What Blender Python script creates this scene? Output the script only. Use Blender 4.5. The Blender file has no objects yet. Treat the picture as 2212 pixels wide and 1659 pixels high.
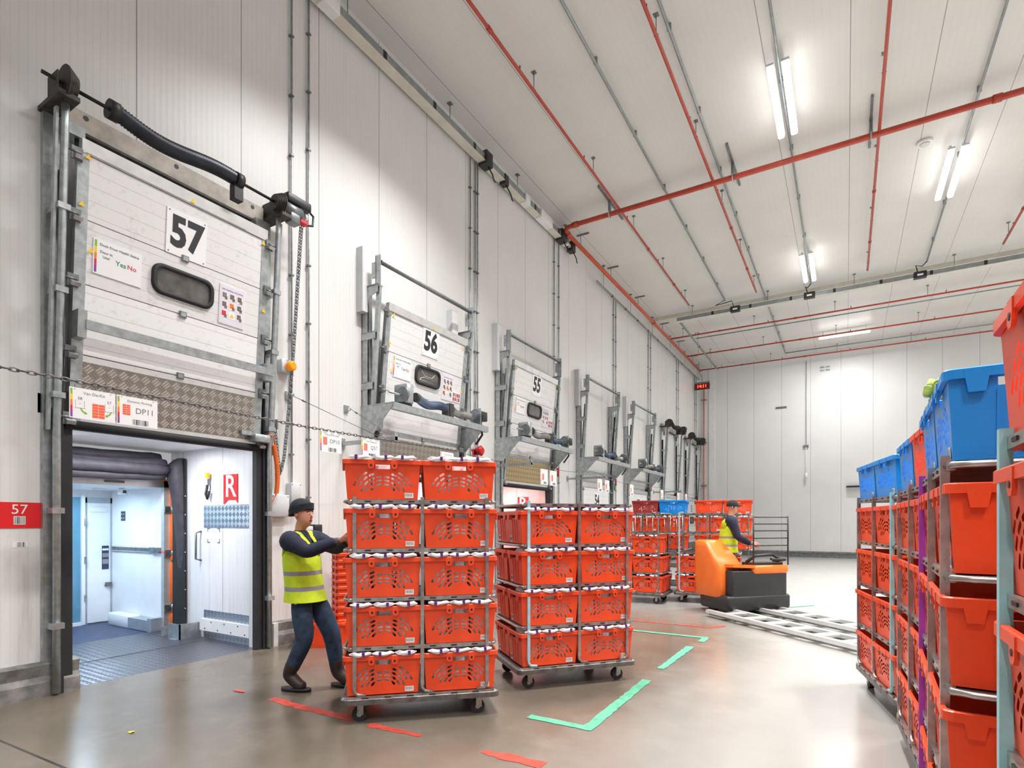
import bpy, math, random
from mathutils import Vector, Matrix, Euler
R = math.radians
random.seed(7)
sc = bpy.context.scene
col = sc.collection

# ------------------------------------------------------------------ materials
MAT = {}
def _nt(name):
    m = bpy.data.materials.new(name); m.use_nodes = True
    nt = m.node_tree
    b = nt.nodes['Principled BSDF']
    MAT[name] = m
    return m, nt, b
def rgb(c): return (c[0], c[1], c[2], 1.0)
def srgb(h):
    v = [int(h[i:i+2], 16)/255 for i in (0, 2, 4)]
    return tuple(x/12.92 if x <= .04045 else ((x+.055)/1.055)**2.4 for x in v)
def pos_node(nt, kind='Object'):
    t = nt.nodes.new('ShaderNodeTexCoord')
    return t.outputs[kind]
def mth(nt, op, a, b=None, c=None):
    n = nt.nodes.new('ShaderNodeMath'); n.operation = op
    for i, x in enumerate((a, b, c)):
        if x is None: continue
        if isinstance(x, (int, float)): n.inputs[i].default_value = x
        else: nt.links.new(x, n.inputs[i])
    return n.outputs[0]
def noise(nt, vec, scale, detail=4, rough=.55, sx=(1, 1, 1)):
    mp = nt.nodes.new('ShaderNodeMapping'); mp.inputs['Scale'].default_value = sx
    nt.links.new(vec, mp.inputs[0])
    n = nt.nodes.new('ShaderNodeTexNoise'); n.inputs['Scale'].default_value = scale
    n.inputs['Detail'].default_value = detail; n.inputs['Roughness'].default_value = rough
    nt.links.new(mp.outputs[0], n.inputs['Vector'])
    return n.outputs['Fac']
def ramp(nt, fac, stops):
    r = nt.nodes.new('ShaderNodeValToRGB'); cr = r.color_ramp
    while len(cr.elements) < len(stops): cr.elements.new(.5)
    for e, (p, c) in zip(cr.elements, stops):
        e.position = p; e.color = rgb(c) if len(c) == 3 else c
    nt.links.new(fac, r.inputs[0])
    return r.outputs[0]
def mix(nt, fac, a, b, mode='MIX'):
    n = nt.nodes.new('ShaderNodeMix'); n.data_type = 'RGBA'; n.blend_type = mode
    for s, x in ((n.inputs[0], fac), (n.inputs[6], a), (n.inputs[7], b)):
        if isinstance(x, (int, float)): s.default_value = x
        elif isinstance(x, tuple): s.default_value = rgb(x)
        else: nt.links.new(x, s)
    return n.outputs[2]
def bump(nt, b, h, strength=.2, dist=.01):
    n = nt.nodes.new('ShaderNodeBump'); n.inputs['Strength'].default_value = strength
    n.inputs['Distance'].default_value = dist
    nt.links.new(h, n.inputs['Height']); nt.links.new(n.outputs[0], b.inputs['Normal'])
def mat(name, c, rough=.5, metal=0., var=.12, scale=6., emit=None, es=0., spec=None, coat=0.):
    m, nt, b = _nt(name)
    b.inputs['Roughness'].default_value = rough; b.inputs['Metallic'].default_value = metal
    if coat: b.inputs['Coat Weight'].default_value = coat
    if spec is not None: b.inputs['Specular IOR Level'].default_value = spec
    if var > 0:
        f = noise(nt, pos_node(nt), scale)
        d = tuple(x*(1-var) for x in c); e = tuple(min(1, x*(1+var)) for x in c)
        nt.links.new(ramp(nt, f, [(.3, d), (.7, e)]), b.inputs['Base Color'])
    else: b.inputs['Base Color'].default_value = rgb(c)
    if emit:
        b.inputs['Emission Color'].default_value = rgb(emit); b.inputs['Emission Strength'].default_value = es
    return m
def clad(name, axis, period, off, c1, dirt=.0, rib=.06, tint=None):
    """insulated cladding: fine vertical ribs and a dark joint every period metres"""
    m, nt, b = _nt(name)
    g = nt.nodes.new('ShaderNodeNewGeometry')
    sp = nt.nodes.new('ShaderNodeSeparateXYZ'); nt.links.new(g.outputs['Position'], sp.inputs[0])
    a = sp.outputs[axis]
    ph = mth(nt, 'FRACT', mth(nt, 'DIVIDE', mth(nt, 'ADD', a, 50*period-off), period))
    seam = mth(nt, 'LESS_THAN', ph, .009)
    rb = mth(nt, 'FRACT', mth(nt, 'DIVIDE', mth(nt, 'ADD', a, 50), rib))
    ribl = mth(nt, 'LESS_THAN', rb, .12)
    nz = noise(nt, g.outputs['Position'], .7, 5, .6)
    st = noise(nt, g.outputs['Position'], 3., 5, .65, (4, 4, .35) if axis != 'Z' else (1, 1, 1))
    base = ramp(nt, nz, [(.3, tuple(x*.93 for x in c1)), (.7, c1)])
    base = mix(nt, mth(nt, 'MULTIPLY', ribl, .09 if name != 'ceil_clad' else .04), base, (.2, .21, .22))
    if dirt:
        z = sp.outputs[2]
        low = nt.nodes.new('ShaderNodeMapRange'); low.inputs[1].default_value = 0; low.inputs[2].default_value = 2.2
        low.inputs[3].default_value = 1; low.inputs[4].default_value = .12; nt.links.new(z, low.inputs[0])
        sm = nt.nodes.new('ShaderNodeMapRange'); sm.inputs[1].default_value = .5; sm.inputs[2].default_value = .8
        nt.links.new(st, sm.inputs[0])
        base = mix(nt, mth(nt, 'MULTIPLY', mth(nt, 'MULTIPLY', sm.outputs[0], low.outputs[0]), dirt), base, (.27, .22, .17))
    base = mix(nt, mth(nt, 'MULTIPLY', seam, .75), base, (.09, .09, .09))
    nt.links.new(base, b.inputs['Base Color']); b.inputs['Roughness'].default_value = .38
    bump(nt, b, mth(nt, 'ADD', mth(nt, 'MULTIPLY', mth(nt, 'SINE', mth(nt, 'MULTIPLY', rb, 6.283)), .3), mth(nt, 'MULTIPLY', seam, -2)), .12, .004)
    return m
def tread(name, axes, c1, c2, size=.055, rough=.3, metal=.9):
    """five-bar chequer plate"""
    m, nt, b = _nt(name)
    g = nt.nodes.new('ShaderNodeNewGeometry')
    sp = nt.nodes.new('ShaderNodeSeparateXYZ'); nt.links.new(g.outputs['Position'], sp.inputs[0])
    p, q = sp.outputs[axes[0]], sp.outputs[axes[1]]
    u = mth(nt, 'MULTIPLY', mth(nt, 'ADD', p, q), .7071/size); v = mth(nt, 'MULTIPLY', mth(nt, 'SUBTRACT', p, q), .7071/size)
    fu = mth(nt, 'FLOOR', u); fv = mth(nt, 'FLOOR', v)
    ck = mth(nt, 'FLOORED_MODULO', mth(nt, 'ADD', fu, fv), 2.)
    wu = mth(nt, 'ABSOLUTE', mth(nt, 'SINE', mth(nt, 'MULTIPLY', u, 3.1416*3)))
    wv = mth(nt, 'ABSOLUTE', mth(nt, 'SINE', mth(nt, 'MULTIPLY', v, 3.1416*3)))
    w = mth(nt, 'ADD', mth(nt, 'MULTIPLY', wu, ck), mth(nt, 'MULTIPLY', wv, mth(nt, 'SUBTRACT', 1., ck)))
    n = noise(nt, g.outputs['Position'], 1.6)
    cc = mix(nt, w, c2, c1)
    cc = mix(nt, mth(nt, 'MULTIPLY', n, .4), cc, tuple(x*.55 for x in c1))
    cc = mix(nt, mth(nt, 'MULTIPLY', ck, .6), cc, tuple(x*.38 for x in c1))
    nt.links.new(cc, b.inputs['Base Color'])
    b.inputs['Roughness'].default_value = rough; b.inputs['Metallic'].default_value = metal
    bump(nt, b, w, .5, .003)
    return m
def panel_mat(name, c, period=.12, off=0.):
    """sectional door skin with horizontal ribs and scuffs"""
    m, nt, b = _nt(name)
    g = nt.nodes.new('ShaderNodeNewGeometry')
    sp = nt.nodes.new('ShaderNodeSeparateXYZ'); nt.links.new(g.outputs['Position'], sp.inputs[0])
    f = mth(nt, 'FRACT', mth(nt, 'DIVIDE', mth(nt, 'ADD', sp.outputs[2], off), period))
    ln = mth(nt, 'LESS_THAN', f, .06)
    s1 = noise(nt, g.outputs['Position'], 5, 6, .7)
    s2 = noise(nt, g.outputs['Position'], 22, 3, .6)
    s = nt.nodes.new('ShaderNodeMapRange'); s.inputs[1].default_value = .6; s.inputs[2].default_value = .72
    nt.links.new(mth(nt, 'MULTIPLY', mth(nt, 'ADD', s1, s2), .56), s.inputs[0])
    base = mix(nt, mth(nt, 'MULTIPLY', s.outputs[0], .22), c, (.25, .23, .2))
    base = mix(nt, mth(nt, 'MULTIPLY', ln, .3), base, (.2, .2, .2))
    nt.links.new(base, b.inputs['Base Color']); b.inputs['Roughness'].default_value = .42
    bump(nt, b, mth(nt, 'MULTIPLY', ln, -1.), .2, .004)
    return m

WHITE = (.80, .80, .79)
clad('wall_clad', 'Y', 1.108, 2.81, (.78, .775, .76), dirt=.55)
clad('back_clad', 'X', 1.122, 1.323, (.79, .79, .785), dirt=.1, rib=.07)
clad('ceil_clad', 'X', 1.15, .3, (.72, .70, .665), dirt=0, rib=.1)
clad('tunnel_clad', 'X', .9, .1, (.82, .82, .84), dirt=.35, rib=.15)
mat('white_paint', (.8, .8, .8), .45, var=.05)
mat('cream_trim', (.66, .62, .54), .5, var=.08)
mat('van_white', (.84, .87, .9), .35, var=.03)
mat('van_grey', (.42, .47, .52), .4, .4, var=.1)
mat('van_blue', (.12, .30, .44), .45, var=.15, scale=2)
mat('van_floor', (.055, .075, .14), .55, var=.25, scale=12)
mat('orange', (.87, .17, .015), .38, var=.08)
mat('orange_fade', (.9, .28, .12), .45, var=.12)
mat('cushion', (.055, .05, .062), .62, var=.25, scale=9)
mat('galv', (.44, .47, .48), .42, .75, var=.22, scale=14)
mat('galv_dark', (.22, .24, .25), .45, .7, var=.25, scale=10)
mat('steel', (.42, .40, .385), .34, .9, var=.3, scale=16)
mat('steel_dark', (.2, .19, .185), .45, .8, var=.35, scale=18)
mat('alu', (.72, .72, .71), .35, .6, var=.1)
mat('black', (.012, .012, .014), .5, var=.2)
mat('rubber', (.02, .02, .022), .7, var=.2)
mat('soot', (.06, .055, .05), .6, .3, var=.4, scale=20)
mat('spring_black', (.03, .034, .045), .42, .5, var=.4, scale=5)
mat('spring_blue', (.11, .15, .23), .42, .6, var=.4, scale=4)
mat('spring_steel', (.42, .40, .38), .35, .8, var=.35, scale=5)
mat('beige_beam', (.46, .41, .36), .55, var=.25, scale=7)
mat('concrete_kerb', (.20, .19, .18), .6, var=.45, scale=9)
mat('kerb_white', (.66, .66, .64), .6, var=.2)
mat('pipe_red', (.46, .055, .03), .38, var=.15)
mat('pipe_orange', (.62, .10, .04), .4, var=.15)
mat('tray_grey', (.30, .33, .335), .45, .5, var=.15)
mat('junction_grey', (.62, .64, .66), .5, var=.05)
mat('tote_red', (.84, .070, .014), .36, var=.10, scale=4)
mat('tote_dark', (.36, .035, .03), .5, var=.15)
mat('tote_blue', (.006, .26, .74), .36, var=.12, scale=4)
mat('bag_white', (.78, .77, .8), .4, var=.08, scale=14)
mat('bag_purple', (.10, .012, .16), .4, var=.2)
mat('paper', (.86, .86, .86), .5, var=0)
mat('ink', (.02, .02, .025), .5, var=0)
mat('ink_grey', (.2, .2, .22), .5, var=0)
mat('sign_red', (.80, .018, .022), .4, var=.04)
mat('sg_green', (.26, .48, .05), .5, var=0); mat('sg_yellow', (.95, .6, .01), .5, var=0); mat('sg_orange', (.85, .2, .03), .5, var=0)
mat('sg_crimson', (.65, .01, .1), .5, var=0); mat('sg_purple', (.22, .06, .33), .5, var=0); mat('sg_tote', (.95, .13, .05), .5, var=0)
mat('sg_yes', (.02, .3, .12), .5, var=0); mat('sg_no', (.75, .03, .04), .5, var=0); mat('sg_blue', (.05, .25, .6), .5, var=0)
mat('sg_lilac', (.74, .71, .80), .5, var=0); mat('sg_navy', (.03, .05, .1), .5, var=0); mat('sg_photo', (.2, .13, .12), .5, var=.6, scale=60)
mat('amber', (.9, .3, .01), .25, var=0, emit=(.9, .3, .01), es=.3)
mat('lamp_red', (.5, .01, .01), .3, var=.1)
mat('glass_dark', (.12, .115, .11), .14, .0, var=.5, scale=5, coat=.3)
mat('led_red', (.6, .01, .01), .4, var=0, emit=(1, .06, .02), es=6)
mat('led_glow', (.06, .002, .002), .4, var=0, emit=(.6, 0, 0), es=.12)
mat('tube_light', (1, 1, 1), .4, var=0, emit=(1, .99, .97), es=14)
mat('navy', (.012, .016, .04), .85, var=.3, scale=20)
mat('denim', (.022, .045, .085), .85, var=.4, scale=16)
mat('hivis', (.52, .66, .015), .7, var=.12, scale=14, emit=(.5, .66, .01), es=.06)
mat('reflective', (.30, .28, .31), .4, var=.1)
mat('skin', (.62, .28, .19), .5, var=.12)
mat('boot', (.03, .018, .016), .55, var=.3)
mat('boot_trim', (.16, .012, .012), .5, var=.2)
mat('hat', (.012, .016, .022), .9, var=.3, scale=40)
mat('glove', (.13, .13, .14), .8, var=.3)
mat('truck_black', (.018, .018, .019), .45, var=.2)
mat('turquoise', (.30, .60, .63), .45, var=.14, scale=12)
mat('pale_blue', (.33, .56, .64), .45, var=.2, scale=12)
mat('purple_paint', (.35, .045, .42), .45, var=.12, scale=12)
mat('leaf', (.32, .42, .08), .6, var=.4, scale=30)
mat('green_paint', (.09, .36, .225), .5, var=.3, scale=14)
mat('red_paint', (.48, .06, .04), .5, var=.35, scale=12)
mat('worn_paint', (.33, .31, .28), .5, var=.2, scale=12)
tread('tread_wall', (1, 2), (.66, .60, .54), (.22, .20, .175), .068)
tread('tread_gold', (1, 2), (.80, .62, .34), (.32, .24, .12), .068)
tread('tread_tunnel', (0, 2), (.70, .74, .8), (.42, .46, .52), .055)
tread('tread_floor', (0, 1), (.36, .36, .4), (.22, .22, .25), .05)
panel_mat('door_skin', (.76, .755, .75), .125, .02)
panel_mat('door_skin_white', (.84, .84, .84), .155, .02)
def mk_floor():
    m, nt, b = _nt('floor_concrete')
    g = nt.nodes.new('ShaderNodeNewGeometry'); p = g.outputs['Position']
    n1 = noise(nt, p, .55, 6, .62); n2 = noise(nt, p, 9, 6, .7); n3 = noise(nt, p, 2.2, 5, .7, (1, 1, 1))
    c = ramp(nt, n1, [(.25, (.105, .085, .062)), (.55, (.165, .138, .106)), (.8, (.225, .195, .158))])
    c = mix(nt, mth(nt, 'MULTIPLY', n2, .28), c, (.10, .085, .07))
    sm = nt.nodes.new('ShaderNodeMapRange'); sm.inputs[1].default_value = .56; sm.inputs[2].default_value = .72; nt.links.new(n3, sm.inputs[0])
    c = mix(nt, mth(nt, 'MULTIPLY', sm.outputs[0], .08), c, (.33, .32, .30))
    sp = nt.nodes.new('ShaderNodeSeparateXYZ'); nt.links.new(p, sp.inputs[0])
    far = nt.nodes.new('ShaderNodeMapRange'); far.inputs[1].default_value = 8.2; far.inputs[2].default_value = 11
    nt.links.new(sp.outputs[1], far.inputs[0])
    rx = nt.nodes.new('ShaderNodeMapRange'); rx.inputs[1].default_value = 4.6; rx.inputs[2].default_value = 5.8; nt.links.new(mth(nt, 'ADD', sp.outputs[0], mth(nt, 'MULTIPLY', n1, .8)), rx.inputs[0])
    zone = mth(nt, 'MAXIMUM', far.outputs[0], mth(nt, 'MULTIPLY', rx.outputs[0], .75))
    c = mix(nt, mth(nt, 'MULTIPLY', zone, .92), c, (.44, .435, .415))  # far and right-hand floor: grazing reflection painted in as paler base colour
    # saw-cut joint along y = 1.5
    j = mth(nt, 'LESS_THAN', mth(nt, 'ABSOLUTE', mth(nt, 'SUBTRACT', sp.outputs[1], mth(nt, 'ADD', 1.434, mth(nt, 'MULTIPLY', sp.outputs[0], .0437)))), .009)
    c = mix(nt, mth(nt, 'MULTIPLY', j, .9), c, (.02, .018, .015))
    nt.links.new(c, b.inputs['Base Color'])
    nt.links.new(ramp(nt, n3, [(.3, (.2, .2, .2)), (.7, (.27, .27, .27))]), b.inputs['Roughness'])
    bump(nt, b, mth(nt, 'ADD', mth(nt, 'MULTIPLY', n2, .5), mth(nt, 'MULTIPLY', j, -3.)), .04, .003)
mk_floor()

# ------------------------------------------------------------------ mesh builder
class MB:
    def __init__(s, *mats):
        s.v = []; s.f = []; s.m = []; s.sm = []; s.mats = list(mats); s.cur = 0
    def use(s, name):
        if name not in s.mats: s.mats.append(name)
        s.cur = s.mats.index(name); return s
    def add(s, vs, fs, smooth=False):
        o = len(s.v); s.v += [Vector(p) for p in vs]
        for f in fs: s.f.append([i+o for i in f]); s.m.append(s.cur); s.sm.append(smooth)
        return s
    def box(s, c, d, rz=0., rot=None):
        x, y, z = (k/2 for k in d)
        vs = [Vector((a*x, b*y, e*z)) for a in (-1, 1) for b in (-1, 1) for e in (-1, 1)]
        M = rot if rot is not None else Matrix.Rotation(rz, 3, 'Z')
        vs = [M @ p + Vector(c) for p in vs]
        return s.add(vs, [(0, 1, 3, 2), (4, 6, 7, 5), (0, 4, 5, 1), (2, 3, 7, 6), (0, 2, 6, 4), (1, 5, 7, 3)])
    def b2(s, lo, hi):
        return s.box([(a+b)/2 for a, b in zip(lo, hi)], [abs(b-a) for a, b in zip(lo, hi)])
    def bar(s, p0, p1, w, h, up=(0, 0, 1)):
        p0, p1 = Vector(p0), Vector(p1); d = (p1-p0); L = d.length; d.normalize()
        upv = Vector(up)
        if abs(d.dot(upv)) > .98: upv = Vector((1, 0, 0))
        sx = d.cross(upv).normalized(); uz = sx.cross(d)
        vs = [p + sx*(a*w/2) + uz*(b*h/2) for p in (p0, p1) for a in (-1, 1) for b in (-1, 1)]
        return s.add(vs, [(0, 1, 3, 2), (4, 6, 7, 5), (0, 4, 5, 1), (2, 3, 7, 6), (0, 2, 6, 4), (1, 5, 7, 3)])
    def tube(s, pts, r, n=10, caps=True, closed=False):
        pts = [Vector(p) for p in pts]; rs = r if isinstance(r, (list, tuple)) else [r]*len(pts)
        N = len(pts); vs = []; prev = None
        for i, p in enumerate(pts):
            a = pts[i-1] if (i > 0 or closed) else p; b = pts[(i+1) % N] if (i < N-1 or closed) else p
            t = (b-a).normalized()
            if prev is None:
                u = t.orthogonal().normalized()
            else:
                u = (prev - t*prev.dot(t))
                u = u.normalized() if u.length > 1e-6 else t.orthogonal().normalized()
            prev = u; w = t.cross(u)
            vs += [p + (u*math.cos(2*math.pi*k/n) + w*math.sin(2*math.pi*k/n))*rs[i] for k in range(n)]
        fs = []
        for i in range(N if closed else N-1):
            j = (i+1) % N
            for k in range(n):
                fs.append((i*n+k, i*n+(k+1) % n, j*n+(k+1) % n, j*n+k))
        s.add(vs, fs, True)
        if caps and not closed:
            o = len(s.v) - len(vs)
            s.f.append([o+k for k in reversed(range(n))]); s.m.append(s.cur); s.sm.append(False)
            s.f.append([o+(N-1)*n+k for k in range(n)]); s.m.append(s.cur); s.sm.append(False)
        return s
    def cyl(s, p0, p1, r, n=16): return s.tube([p0, p1], r, n)
    def prism(s, poly, d):
        """poly: 3-D polygon, extruded by vector d"""
        poly = [Vector(p) for p in poly]; d = Vector(d); n = len(poly)
        vs = poly + [p+d for p in poly]
        fs = [list(reversed(range(n))), list(range(n, 2*n))] + [(i, (i+1) % n, n+(i+1) % n, n+i) for i in range(n)]
        return s.add(vs, fs)
    def loft(s, rings, caps=True, smooth=True):
        n = len(rings[0]); vs = [p for r in rings for p in r]
        fs = [(i*n+k, i*n+(k+1) % n, (i+1)*n+(k+1) % n, (i+1)*n+k) for i in range(len(rings)-1) for k in range(n)]
        s.add(vs, fs, smooth)
        if caps:
            o = len(s.v)-len(vs)
            s.f.append([o+k for k in reversed(range(n))]); s.m.append(s.cur); s.sm.append(False)
            s.f.append([o+(len(rings)-1)*n+k for k in range(n)]); s.m.append(s.cur); s.sm.append(False)
        return s
    def rbox(s, c, d, r=.02, n=3, rot=None):
        """box with rounded vertical edges (z) and softened top/bottom"""
        x, y, z = d[0]/2, d[1]/2, d[2]/2; r = min(r, x*.99, y*.99, z*.99)
        rings = []
        for zz, ins in ((-z, r*.6), (-z+r*.6, 0), (z-r*.6, 0), (z, r*.6)):
            ring = []
            for cx_, cy_, a0 in ((1, 1, 0), (-1, 1, 90), (-1, -1, 180), (1, -1, 270)):
                for k in range(n+1):
                    a = R(a0+90*k/n)
                    p = Vector((cx_*(x-r)+(r-ins*.7)*math.cos(a), cy_*(y-r)+(r-ins*.7)*math.sin(a), zz))
                    ring.append((rot @ p if rot is not None else p) + Vector(c))
            rings.append(ring)
        return s.loft(rings)
    def text(s, body, org, ux, uy, size, bold=0., align='CENTER', lift=(0, 0, 0), sx=1.):
        vs, fs = text_mesh(body, bold, align)
        org, ux, uy, lift = Vector(org), Vector(ux), Vector(uy), Vector(lift)
        return s.add([org + ux*(p[0]*size*sx) + uy*(p[1]*size) + lift for p in vs], fs)
    def rect(s, org, ux, uy, x0, y0, x1, y1, lift=(0, 0, 0)):
        org, ux, uy, lift = Vector(org), Vector(ux), Vector(uy), Vector(lift)
        return s.add([org+ux*a+uy*b+lift for a, b in ((x0, y0), (x1, y0), (x1, y1), (x0, y1))], [(0, 1, 2, 3)])
    def warp(s, fn):
        s.v = [Vector(fn(p)) for p in s.v]; return s
    def mesh(s, name):
        me = bpy.data.meshes.new(name)
        me.from_pydata([tuple(p) for p in s.v], [], s.f)
        for k in s.mats: me.materials.append(MAT[k])
        me.polygons.foreach_set('material_index', s.m)
        me.polygons.foreach_set('use_smooth', s.sm)
        me.update(); return me
    def build(s, name, parent=None, label=None):
        o = bpy.data.objects.new(name, s.mesh(name)); col.objects.link(o)
        if parent is not None: o.parent = parent
        if label: o['label'] = label
        return o
_tx = {}
def text_mesh(body, bold, align):
    k = (body, bold, align)
    if k not in _tx:
        c = bpy.data.curves.new('lettering', 'FONT'); c.body = body; c.align_x = align; c.align_y = 'CENTER'
        c.offset = bold; c.resolution_u = 3
        o = bpy.data.objects.new('lettering', c)
        me = bpy.data.meshes.new_from_object(o)
        _tx[k] = ([tuple(v.co) for v in me.vertices], [tuple(p.vertices) for p in me.polygons])
        bpy.data.objects.remove(o); bpy.data.meshes.remove(me); bpy.data.curves.remove(c)
    return _tx[k]
def holes_plate(outer, holes, thick):
    c = bpy.data.curves.new('plate', 'CURVE'); c.dimensions = '2D'; c.fill_mode = 'BOTH'; c.extrude = thick/2
    for poly in [outer]+holes:
        sp = c.splines.new('POLY'); sp.points.add(len(poly)-1)
        for q, (a, b) in zip(sp.points, poly): q.co = (a, b, 0, 1)
        sp.use_cyclic_u = True
    o = bpy.data.objects.new('plate', c); me = bpy.data.meshes.new_from_object(o)
    r = ([tuple(v.co) for v in me.vertices], [tuple(p.vertices) for p in me.polygons])
    bpy.data.objects.remove(o); bpy.data.meshes.remove(me); bpy.data.curves.remove(c)
    return r
def empty(name, loc=(0, 0, 0), rz=0.):
    o = bpy.data.objects.new(name, None); o.empty_display_size = .1
    o.location = loc; o.rotation_euler = (0, 0, rz); col.objects.link(o); return o
def tag(o, label, cat, group=None):
    o['label'] = label; o['category'] = cat
    if group: o['group'] = group
    return o
def struct(o): o['kind'] = 'structure'; return o
def copy_tree(o, parent=None):
    c = o.copy(); col.objects.link(c)
    if parent is not None: c.parent = parent
    for ch in list(o.children): copy_tree(ch, c)
    return c
def place(o, loc, rz=0., label=None, group=None):
    o.location = loc; o.rotation_euler = (0, 0, rz)
    if label: o['label'] = label
    if group: o['group'] = group
    return o
def barcode(mb, org, ux, uy, x0, y0, x1, y1, lift, n=26, seed=1, ink='ink'):
    rnd = random.Random(seed); mb.use(ink); x = x0
    st = (x1-x0)/n
    for i in range(n):
        if i % 2 == 0:
            w = st*rnd.choice((.6, 1., 1.5)); mb.rect(org, ux, uy, x, y0, min(x+w, x1), y1, lift)
        x += st
    return mb

# ------------------------------------------------------------------ room shell
BAY = {57: 3.16, 56: 6.97, 55: 10.53, 54: 14.42, 53: 18.02, 52: 21.9, 51: 25.45}
OW, OH = .97, 2.62            # half width and height of a dock opening
ZC = 8.72
wl = MB('wall_clad'); y0 = -9.
for n in (57, 56, 55, 54, 53, 52, 51):
    a, b = BAY[n]-OW, BAY[n]+OW
    wl.b2((-.16, y0, 0), (0, a, ZC)); wl.b2((-.16, a, OH), (0, b, ZC)); y0 = b
wl.b2((-.16, y0, 0), (0, 27.2, ZC))
struct(wl.build('wall_left'))
struct(MB('back_clad').b2((-.16, 27, 0), (17, 27.2, ZC)).build('wall_back'))
struct(MB('back_clad').b2((16.8, -9, 0), (17, 27, ZC)).build('wall_right'))
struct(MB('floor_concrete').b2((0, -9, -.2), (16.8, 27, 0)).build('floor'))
struct(MB('ceil_clad').b2((-.16, -9, ZC), (17, 27.2, ZC+.2)).build('ceiling'))
struct(MB('cream_trim').b2((0, 19.52, ZC-.12), (16.8, 19.72, ZC)).build('trim_1'))
struct(MB('white_paint').b2((.52, 26.96, 0), (.78, 27, ZC)).build('trim_2'))
# impact kerbs along the dock wall and a skirting on the back wall
def kerb(n, ya, yb, ends=(1, 1)):
    k = MB('concrete_kerb')
    k.prism([(0, ya, 0), (.085, ya, 0), (.085, ya, .12), (.06, ya, .17), (.075, ya, .27), (.03, ya, .29), (0, ya, .29)], (0, yb-ya, 0))
    k.use('kerb_white')
    if ends[0]: k.b2((0, ya-.012, 0), (.10, ya+.05, .28))
    if ends[1]: k.b2((0, yb-.03, 0), (.10, yb+.012, .30))
    struct(k.build('baseboard_left' if n == 0 else 'baseboard_left.%03d' % n))
prev = -9.; i = 0
for n in (57, 56, 55, 54, 53, 52, 51):
    kerb(i, prev+.16, BAY[n]-OW-.12 + (.24 if n == 57 else 0), (0 if i == 0 else 1, 0 if n == 57 else 1)); prev = BAY[n]+OW; i += 1
kerb(i, prev+.16, 27., (1, 0))
struct(MB('galv_dark').b2((0, 26.9, 0), (16.8, 27, .2)).use('concrete_kerb').b2((0, 26.86, .2), (16.8, 27, .26)).build('baseboard_back'))
# floor paint
def paint(name, pts, mtl, label, seed, ragged=.02):
    """a worn painted stripe: a strip with ragged edges along pts [(x,y,halfwidth)]"""
    rnd = random.Random(seed); vs = []; fs = []
    (xa, ya, wa), (xb, yb, wb) = pts
    d = Vector((xb-xa, yb-ya)); L = d.length; d /= L; nrm = Vector((-d.y, d.x)); n = max(4, int(L/.05))
    for k in range(n+1):
        t = k/n; w = wa+(wb-wa)*t; c = Vector((xa, ya))+d*L*t
        e1 = w*(1-rnd.random()*ragged*8); e2 = w*(1-rnd.random()*ragged*8)
        vs += [(c.x+nrm.x*e1, c.y+nrm.y*e1, .0012+.0004*seed), (c.x-nrm.x*e2, c.y-nrm.y*e2, .0012+.0004*seed)]
    for k in range(n): fs.append((2*k, 2*k+1, 2*k+3, 2*k+2))
    o = MB(mtl).add(vs, fs).build(name); o['kind'] = 'structure'; o['label'] = label
    return o
PT = [((1.80, 3.02, .05), (2.0, 3.02, .06), 'red_paint'), ((2.0, 3.0, .055), (2.80, 3.02, .05), 'red_paint'), ((2.96, 3.0, .05), (3.44, 3.03, .03), 'red_paint'),
      ((3.96, 3.03, .03), (4.10, 3.03, .045), 'red_paint'), ((4.10, 3.04, .06), (4.40, 3.05, .06), 'red_paint'), ((4.3, 8.2, .05), (4.48, 8.5, .06), 'red_paint'),
      ((2.6, 8.2, .025), (4.30, 8.26, .035), 'red_paint'), ((3.90, 3.76, .045), (4.40, 3.76, .045), 'green_paint'), ((4.39, 3.72, .05), (4.38, 5.2, .05), 'green_paint'),
      ((4.375, 5.66, .04), (4.39, 6.86, .055), 'green_paint'), ((4.44, 7.2, .045), (4.44, 7.50, .05), 'green_paint'), ((3.2, 7.48, .04), (4.46, 7.48, .05), 'green_paint'),
      ((1.32, 3.0, .03), (1.45, 3.0, .02), 'red_paint'), ((4.9, 10.6, .03), (5.5, 11.4, .03), 'green_paint')]
for k, (p, q, m_) in enumerate(PT):
    paint('trim_%d' % (k+3), [p, q], m_, ('worn red' if m_ == 'red_paint' else 'worn green') + ' painted floor stripe', k, .05 if m_ == 'red_paint' else .03)

# ------------------------------------------------------------------ dock tunnels, cushions and van
def tunnel(n, far=-1.75, skin='tunnel_clad', first=False):
    c = BAY[n]; a, b = c-OW-.06, c+OW+.06
    struct(MB(skin).b2((far, b, 0), (-.16, b+.1, 2.6)).build('wall_tunnel'))
    struct(MB(skin).b2((far, a-.1, 0), (-.16, a, 2.6)).build('wall_tunnel'))
    struct(MB('white_paint').b2((far, a-.1, 2.45), (-.0, b+.1, 2.62)).build('ceiling_tunnel'))
    return a, b
a57, b57 = tunnel(57, -2.0)
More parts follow.
